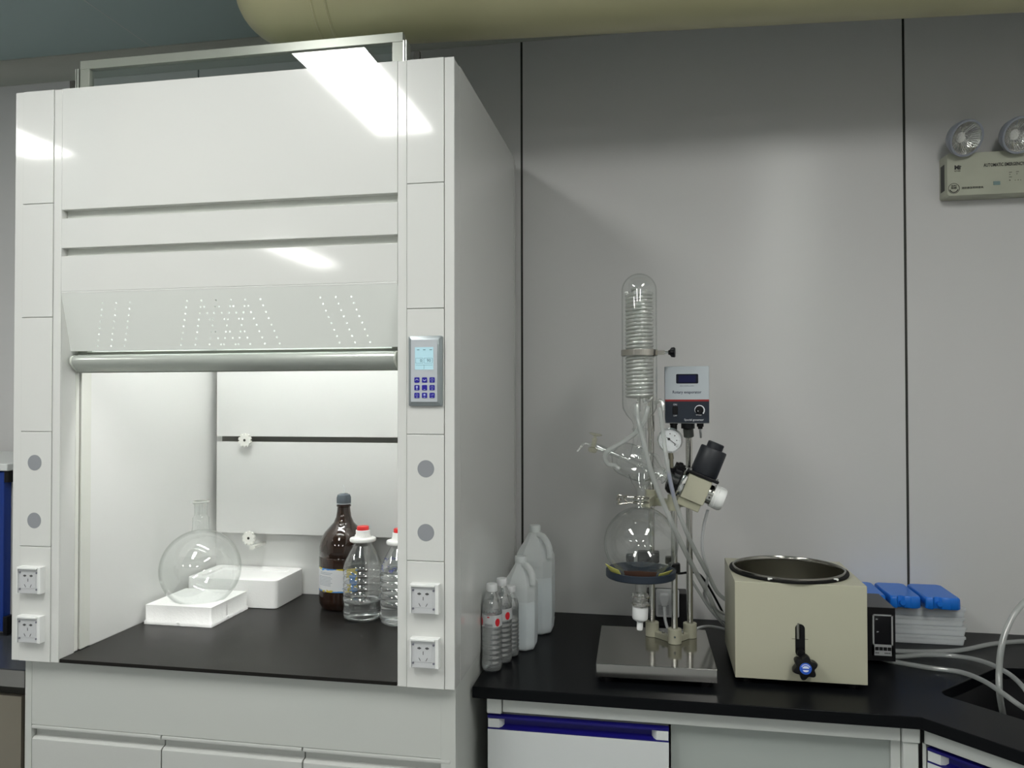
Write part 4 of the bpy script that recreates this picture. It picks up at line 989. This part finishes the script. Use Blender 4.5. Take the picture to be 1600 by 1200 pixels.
# padding strips stuck between flask and dish
def strip(name, pts, hgt, th, m, label, cat, tilt=0):
    bm = BM(); secs = []
    for p, q in pts:
        p = Vector(p); q = Vector(q); n_ = Vector((p.x-RD0.x, p.y-RD0.y, 0)).normalized()*th
        secs.append([p, q, q+n_, p+n_])
    return tag(make(name, loft(bm, secs), m), label, cat)
def rimpt(a, r, z): a = math.radians(a); return (RD0.x+r*math.cos(a), RD0.y+r*math.sin(a), RD0.z+z)
strip('padding_strip', [(rimpt(a, .0755, .0115), rimpt(a, .0850, .0335-.004*abs(i-3)/3)) for i, a in enumerate(range(240, 301, 10))], 0, .002, mat('brown_rubber', (.09, .045, .03), .6), 'dark brown padding strip curved between the flask and blue dish', 'padding strip')
YEL = mat('yellow_pad', (.62, .60, .16), .6)
strip('yellow_pad', [(rimpt(a, .080-.001*i, .0125), rimpt(a, .1000-.004*i, .0300+.003*(3-i))) for i, a in enumerate((203, 212, 221, 230))], 0, .0025, YEL, 'yellow padding piece sticking out at the left of the dish', 'padding strip')
strip('yellow_pad', [(rimpt(a, .077, .0125), rimpt(a, .0840+.0030*i, .0240+.0020*i)) for i, a in enumerate((306, 315, 324, 333))], 0, .0025, YEL, 'yellow padding piece at the right front of the dish', 'padding strip')

# hoses and cables of the evaporator
def hose(name, P, r, m, label, cat, inner=True):
    bm = BM(); tube(bm, P, r, n=16, caps=False)
    if inner: pass
    return tag(make(name, bm, m), label, cat)
HA = lambda x, y, Y: at(x, y, Y=Y)
hose('hose', [HA(1013, 635, 2.10), HA(1009, 650, 2.095), HA(1001, 668, 2.095), HA(985, 683, 2.10), HA(966, 695, 2.105), HA(950, 705, 2.11), HA(945, 715, 2.115), HA(950, 725, 2.12), HA(960, 727, 2.125), HA(968, 733, 2.125)], .0062, HOSE, 'translucent hose looping left from condenser port to vapour head', 'hose')
hose('hose', [HA(995, 632, 2.095), HA(997, 655, 2.085), HA(1003, 680, 2.08), HA(1009, 705, 2.075), HA(1020, 745, 2.07), HA(1038, 790, 2.08), HA(1058, 835, 2.10), HA(1080, 880, 2.20), HA(1105, 925, 2.33), HA(1125, 962, 2.405), HA(1165, 985, 2.43)], .0066, HOSE, 'translucent hose hanging from the condenser middle port down past the columns', 'hose')
h3 = hose('hose', [HA(1031, 637, 2.13), HA(1034, 660, 2.12), HA(1039, 700, 2.105), HA(1045, 740, 2.095), HA(1054, 780, 2.095), HA(1068, 820, 2.11), HA(1085, 858, 2.16), HA(1105, 895, 2.30), HA(1125, 930, 2.40), HA(1165, 955, 2.43)], .0058, HOSE, 'translucent hose with bluish water falling from right condenser port', 'hose')
make('trapped_water', tube(BM(), [HA(1045, 740, 2.095), HA(1049, 760, 2.095), HA(1053, 777, 2.095)], .0046, n=12), mat('bluish_water', (.16, .18, .36), .1), h3)
hose('hose', [HA(1078, 902, 2.30), HA(1092, 925, 2.33), HA(1112, 955, 2.38), HA(1140, 985, 2.43)], .0042, HOSE, 'thin translucent hose behind the columns running to the bath rear', 'hose')
CAB = mat('cable_white', (.55, .56, .57), .45)
hose('cable', [HA(1106, 797, 2.215), HA(1100, 820, 2.23), HA(1097, 850, 2.25), HA(1100, 872, 2.27), HA(1106, 892, 2.30), HA(1104, 912, 2.33), HA(1101, 930, 2.36), HA(1112, 948, 2.39), HA(1150, 968, 2.43)], .0042, CAB, 'thin white cable hanging below the white end cap', 'cable')
hose('cable', [HA(1094, 667, 2.232), HA(1094.5, 674, 2.235), HA(1095, 683, 2.262)], .0035, CAB, 'short white cable from control box to the motor', 'cable')
hose('cable', [HA(1046, 895, 2.32), HA(1062, 896, 2.33), HA(1080, 894, 2.34), HA(1092, 897, 2.35), HA(1102, 908, 2.37), HA(1114, 928, 2.40), HA(1130, 958, 2.44)], .0034, BLACK, 'black cable running behind the columns towards the heating bath', 'cable')
hose('cable', [HA(1084, 986, 2.345)+Vector((0, 0, .0)), HA(1092, 981, 2.38), HA(1104, 979, 2.41), HA(1118, 980, 2.42), HA(1145, 986, 2.43)], .0042, CAB, 'white power cable arching over the steel base corner to the bath', 'cable')

# power outlet tower with plug behind the evaporator
pt = thing('outlet_tower', (.034, 2.58, .8), 'black bench outlet block with white socket plate behind the columns', 'power outlet')
bm = prism(BM(), [(2.545, .8002), (2.625, .8002), (2.625, .905), (2.555, .905)], -.0280, .0990, YZX); make('housing', bm, BLACK, pt, bevel=.003)
bm = prism(BM(), rrect(.0010, .0740, .8330, .9215, .006), 2.536, 2.5445, XZ); make('socket_plate', bm, mat('plate_white', (.5, .51, .52), .4), pt, bevel=.0015)
bm = BM()
for k in range(7): box(bm, .008, .042, 2.5352, 2.5362, .8420+.0045*k, .8436+.0045*k)
make('grille', bm, mat('grille_dark', (.18, .19, .2), .5), pt)
pl = thing('power_plug', (.026, 2.53, .89), 'white power plug with cord in the bench outlet', 'plug')
bm = prism(BM(), [(.012, .912), (.041, .912), (.044, .900), (.036, .874), (.018, .874), (.010, .900)], 2.508, 2.5355, XZ); make('plug_body', bm, mat('plug_white', (.55, .56, .57), .4), pl, bevel=.004)
bm = BM(); tube(bm, [(.027, 2.520, .876), (.028, 2.505, .860), (.030, 2.49, .835), (.040, 2.46, .812), (.055, 2.42, .8045), (.07, 2.39, .8045)], .0048, n=12); make('cord', bm, CAB, pl)

# ------------------------------------------------------------------ heating bath
hb = thing('heating_bath', (.361, 2.22, .80), 'beige square heating bath with round steel pot and black star knob', 'heating bath')
X0, X1, Y0, Y1, Z0, Z1 = .2010, .5215, 2.0780, 2.3720, .8150, 1.0620
PC = Vector((.3560, 2.2250, 0)); PR = .1420
def boxhole():
    bm = BM(); n = 48
    o4 = [(X0, Y0), (X1, Y0), (X1, Y1), (X0, Y1)]
    top = [bm.verts.new((x, y, Z1)) for x, y in o4]; bot = [bm.verts.new((x, y, Z0)) for x, y in o4]
    hole = [bm.verts.new((PC.x+PR*math.cos(2*PI*i/n), PC.y+PR*math.sin(2*PI*i/n), Z1)) for i in range(n)]
    es = [bm.edges.new((top[i], top[(i+1) % 4])) for i in range(4)]+[bm.edges.new((hole[i], hole[(i+1) % n])) for i in range(n)]
    bmesh.ops.triangle_fill(bm, use_beauty=True, edges=es, normal=(0, 0, 1))
    bm.faces.new(bot[::-1])
    for i in range(4):
        if i == 0: continue
        bm.faces.new((bot[i], bot[(i+1) % 4], top[(i+1) % 4], top[i]))
    # front face with the rounded level slot
    sl = [(u, v) for u, v in rrect(.3490, .3725, .8780, .9600, .0115, 6)]
    sv = [bm.verts.new((u, Y0, v)) for u, v in sl]; m = len(sv)
    fe = []
    for a, b2 in ((bot[0], bot[1]), (bot[1], top[1]), (top[1], top[0]), (top[0], bot[0])): fe.append(bm.edges.get((a, b2)) or bm.edges.new((a, b2)))
    fe += [bm.edges.new((sv[i], sv[(i+1) % m])) for i in range(m)]
    bmesh.ops.triangle_fill(bm, use_beauty=True, edges=fe, normal=(0, -1, 0))
    return bm
make('housing', boxhole(), BEIGE, hb, bevel=.0015)
bm = BM()
for x in (X0+.03, X1-.03):
    for y in (Y0+.03, Y1-.03): cyl(bm, (x, y, .8003), (x, y, .8155), .014, n=16)
pieces('foot', bm, BLACK, hb)
make('pot', lathe(BM(), [(0, .880), (.10, .880), (.128, .890), (.1400, .915), (.1400, 1.0660)], PC, n=72), mat('pot_steel', (.26, .25, .2), .34, metal=1, bump=.03, bscale=60), hb)
make('pot_rim', lathe(BM(), [(.1398, 1.0640), (.1400, 1.0710), (.1420, 1.0740), (.1445, 1.0745), (.1465, 1.0735), (.1470, 1.0690)], PC, n=72), mat('rim_steel', (.34, .33, .3), .16, metal=1), hb)
make('gasket', lathe(BM(), [(.1430, Z1+.0002), (.1535, Z1+.0002), (.1548, Z1+.0030), (.1540, Z1+.0065), (.1465, Z1+.0080)], PC, n=72), mat('gasket_black', (.004, .004, .004), .6, spec=.2), hb)
bm = BM()
for a in (244, 311): 
    p = PC+Vector((.151*math.cos(math.radians(a)), .151*math.sin(math.radians(a)), 0)); box(bm, p.x-.006, p.x+.006, p.y-.0035, p.y+.0035, Z1+.004, Z1+.0095)
pieces('clip', bm, mat('clip_white', (.75, .76, .74), .4), hb, bevel=.0015)
bm = box(BM(), .3400, .3810, Y0+.006, Y0+.012, .870, .968); make('slot_backing', bm, BLACK, hb)
make('level_glass', cyl(BM(), (.3565, Y0+.0055, .9215), (.3565, Y0+.0055, .962), .0060, n=16), mat('rim_steel', ()), hb)
bm = box(BM(), .3405, .3492, Y0-.0004, Y0+.001, .9215, .9225); box(bm, .3723, .3800, Y0-.0004, Y0+.001, .9215, .9225); make('level_mark', bm, INK, hb)
kc = Vector((.3660, Y0-.001, .8620)); kd = Vector((0, -1, 0)); s, t = frame_of(kd); secs = []
for h, rr, am in ((.010, .012, 0), (.014, .0150, .001), (.018, .0265, .0038), (.034, .0275, .0045), (.040, .0255, .0040), (.042, .016, .001)):
    rs = star(rr, am, 6, 72); secs.append([kc+kd*h+(s*math.cos(2*PI*i/72+.35)+t*math.sin(2*PI*i/72+.35))*rs[i] for i in range(72)])
bm = BM(); loft(bm, secs); cyl(bm, kc, kc+kd*.011, .009, n=20); kn = make('star_knob', bm, BLACK, hb, ang=50)
make('knob_bolt', cyl(BM(), (.3610, Y0+.004, .889), (.3610, Y0-.014, .889), .0095, n=20), BLACK, hb)
make('knob_badge', lathe(BM(), [(0, .0432), (.0135, .0430), (.0145, .0420), (.0145, .040)], kc, kd, 32), mat('badge_blue', (.02, .10, .55), .35), kn)
bm = BM(); 
for i in range(9):
    a = math.radians(150-120*i/8); q = kc+Vector((.0105*math.cos(a), -.0433, .0105*math.sin(a))); box(bm, q.x-.0009, q.x+.0009, q.y-.0001, q.y+.0004, q.z-.0011, q.z+.0011)
prism(bm, [(kc.x+.0078*math.cos(math.radians(a)), kc.z+.001+.0060*math.sin(math.radians(a))) for a in range(0, 181, 20)], kc.y-.0435, kc.y-.0431, XZ)
prism(bm, [(kc.x+.0070*math.cos(math.radians(a)), kc.z-.003+.0048*math.sin(math.radians(a))) for a in range(180, 361, 20)], kc.y-.0435, kc.y-.0431, XZ)
make('badge_print', bm, mat('badge_white', (.7, .75, .85), .5), kn)
# temperature controller box on the bath's right side
c0, c1, cY, cz_0, cz_1 = .5220, .6440, 2.2850, .8130, .9590
ct = make('controller_box', box(BM(), c0, c1, cY, 2.44, cz_0, cz_1), mat('controller_grey', (.055, .057, .062), .45), hb, bevel=.001)
make('front_plate', box(BM(), c0, c1+.0005, cY-.0015, cY+.001, cz_0, cz_1-.001), BLACK, ct)
mx0, mx1, mz0, mz1 = .5850, .6370, .8290, .9400
bm = BM(); box(bm, mx0, mx1, cY-.007, cY-.0015, mz0, mz0+.030); box(bm, mx0, mx1, cY-.007, cY-.0015, mz1-.003, mz1); box(bm, mx0, mx0+.004, cY-.007, cY-.0015, mz0, mz1); box(bm, mx1-.004, mx1, cY-.007, cY-.0015, mz0, mz1)
make('meter_frame', bm, mat('meter_grey', (.38, .39, .40), .4), ct)
make('meter_window', box(BM(), mx0+.004, mx1-.004, cY-.0058, cY-.0015, mz0+.030, mz1-.003), mat('meter_black', (.008, .008, .01), .12), ct)
bm = BM()
for k in range(4): box(bm, mx0+.0055+.0107*k, mx0+.0150+.0107*k, cY-.0082, cY-.0068, mz0+.014, mz0+.0235)
make('meter_key', bm, BLACK, ct, bevel=.0008)
text('meter_print', 'PV', .005, (mx0+.011, cY-.0061, mz1-.013), INKW, ct); text('meter_print', 'SV', .005, (mx0+.013, cY-.0061, mz1-.047), INKW, ct)
bm = BM()
for a, b2 in ((mx0+.006, 4), (mx1-.022, 6)):
    for k in range(b2): box(bm, a+.0026*k, a+.0026*k+.0017, cY-.0074, cY-.0069, mz0+.0055, mz0+.0088)
make('meter_caption', bm, INK, ct)

# ------------------------------------------------------------------ clear boxes and ice packs
lab = ['lowest of the flat clear plastic boxes stacked by the wall', 'second clear plastic box from the bottom of the stack', 'third clear plastic box from the bottom of the stack', 'topmost clear plastic box, just under the blue ice packs']
def tray(z, h, label, dx_=0):
    x0, x1, y0, y1 = .668+dx_, .900+dx_, 2.500, 2.635; t = thing('storage_box', ((x0+x1)/2, (y0+y1)/2, z), label, 'storage box', 'clear boxes stacked by the wall')
    P = rrect(x0+.004, x1-.004, y0+.004, y1-.004, .008); Pt = rrect(x0, x1, y0, y1, .010)
    bm = BM(); loft(bm, [[Vector((a, b2, z+.0006)) for a, b2 in P], [Vector((a, b2, z+h*.78)) for a, b2 in Pt]]); f = [f for f in bm.faces if len(f.verts) > 4 and f.calc_center_median().z > z+h*.5]
    bmesh.ops.delete(bm, geom=f, context='FACES'); make('tub', bm, CLEARBOX, t, solid=.0015)
    Q = rrect(x0-.002, x1+.002, y0-.002, y1+.002, .010); bm = BM(); loft(bm, [[Vector((a, b2, z+h*.70)) for a, b2 in Q], [Vector((a, b2, z+h*.90)) for a, b2 in Q], [Vector(((a-.78)*.98+.78, (b2-2.57)*.98+2.57, z+h-.0008)) for a, b2 in Q]]); make('lid', bm, CLEARBOX, t)
    return t
for k in range(4): tray(.8004+.0278*k, .0276, lab[k], (.0, .003, -.002, .001)[k])
ICE = mat('ice_blue', (.012, .17, .68), .3, trans=.15, bump=.15, bscale=40)
for x0, x1, lb_ in ((.5900, .6740, 'leftmost blue ice pack, partly hidden by the bath controller'), (.6800, .7700, 'middle blue ice pack lying on the clear boxes'), (.7760, .8780, 'rightmost blue ice pack at the end of the clear boxes')):
    y0, y1, z0, z1 = 2.462, 2.640, .9130, .9480
    t = thing('ice_pack', ((x0+x1)/2, 2.55, z0), lb_, 'ice pack', 'blue ice packs on clear boxes')
    w = x1-x0
    P = [(x0+.004, y0+.008), (x0+.010, y0+.002), (x0+w*.22, y0), (x0+w*.28, y0+.010), (x0+w*.40, y0+.012), (x0+w*.48, y0+.004), (x0+w*.62, y0+.004), (x0+w*.68, y0), (x1-.010, y0+.002), (x1-.002, y0+.010), (x1, y1-.012), (x1-.010, y1), (x0+.010, y1), (x0, y1-.012)]
    c2 = Vector(((x0+x1)/2, (y0+y1)/2)); S = []
    for z, k in ((z0, .96), (z0+.004, 1), (z1-.006, .99), (z1, .93)): S.append([Vector((c2.x+(a-c2.x)*k, c2.y+(b2-c2.y)*(1-(1-k)*.6), z)) for a, b2 in P])
    make('pack_body', loft(BM(), S), ICE, t, bevel=.002)
    make('filler_plug', cyl(BM(), (x0+w*.42, y0+.012, z0+.016), (x0+w*.42, y0+.003, z0+.016), .008, n=20), ICE, t, bevel=.001)

# ------------------------------------------------------------------ hoses at the sink
ZT = .8066
def zpt(x, y, z=ZT): return at(x, y, Z=z)
hose('hose', [(.49, 2.47, ZT), zpt(1375, 1014), zpt(1400, 1017), zpt(1450, 1018), zpt(1500, 1016), zpt(1545, 1007), zpt(1580, 1003), zpt(1610, 1002), zpt(1660, 1006)], .0062, HOSE, 'clear hose on the counter curving up behind the sink', 'hose')
hose('hose', [(.53, 2.43, ZT), zpt(1360, 1022), zpt(1400, 1026), zpt(1450, 1023, ZT+.002), zpt(1500, 1026, ZT+.004), zpt(1540, 1035, ZT+.010), zpt(1575, 1052, ZT+.012), zpt(1600, 1075, ZT+.006), (at(1612, 1098, Z=.78)), (at(1618, 1130, Z=.72))], .0061, HOSE, 'clear hose drooping over the rear edge of the sink', 'hose')
hose('hose', [(.548, 2.40, ZT), zpt(1380, 1030), zpt(1398, 1034), zpt(1450, 1043), zpt(1500, 1050), zpt(1535, 1063, ZT+.004), zpt(1565, 1082, ZT+.008), zpt(1590, 1100, ZT+.002), (at(1612, 1115, Z=.775)), (at(1640, 1140, Z=.70))], .0061, HOSE, 'clear hose from the bath controller crossing the near sink edge', 'hose')
hose('hose', [at(1568, 1120, Z=.700), at(1562, 1085, Y=2.12), at(1561, 1050, Y=2.13), at(1564, 1015, Y=2.14), at(1572, 985, Y=2.16), at(1588, 955, Y=2.18), at(1612, 932, Y=2.21), at(1650, 915, Y=2.25), (1.25, 2.45, .83)], .0075, HOSE, 'thick clear hose arching upright out of the sink', 'hose')
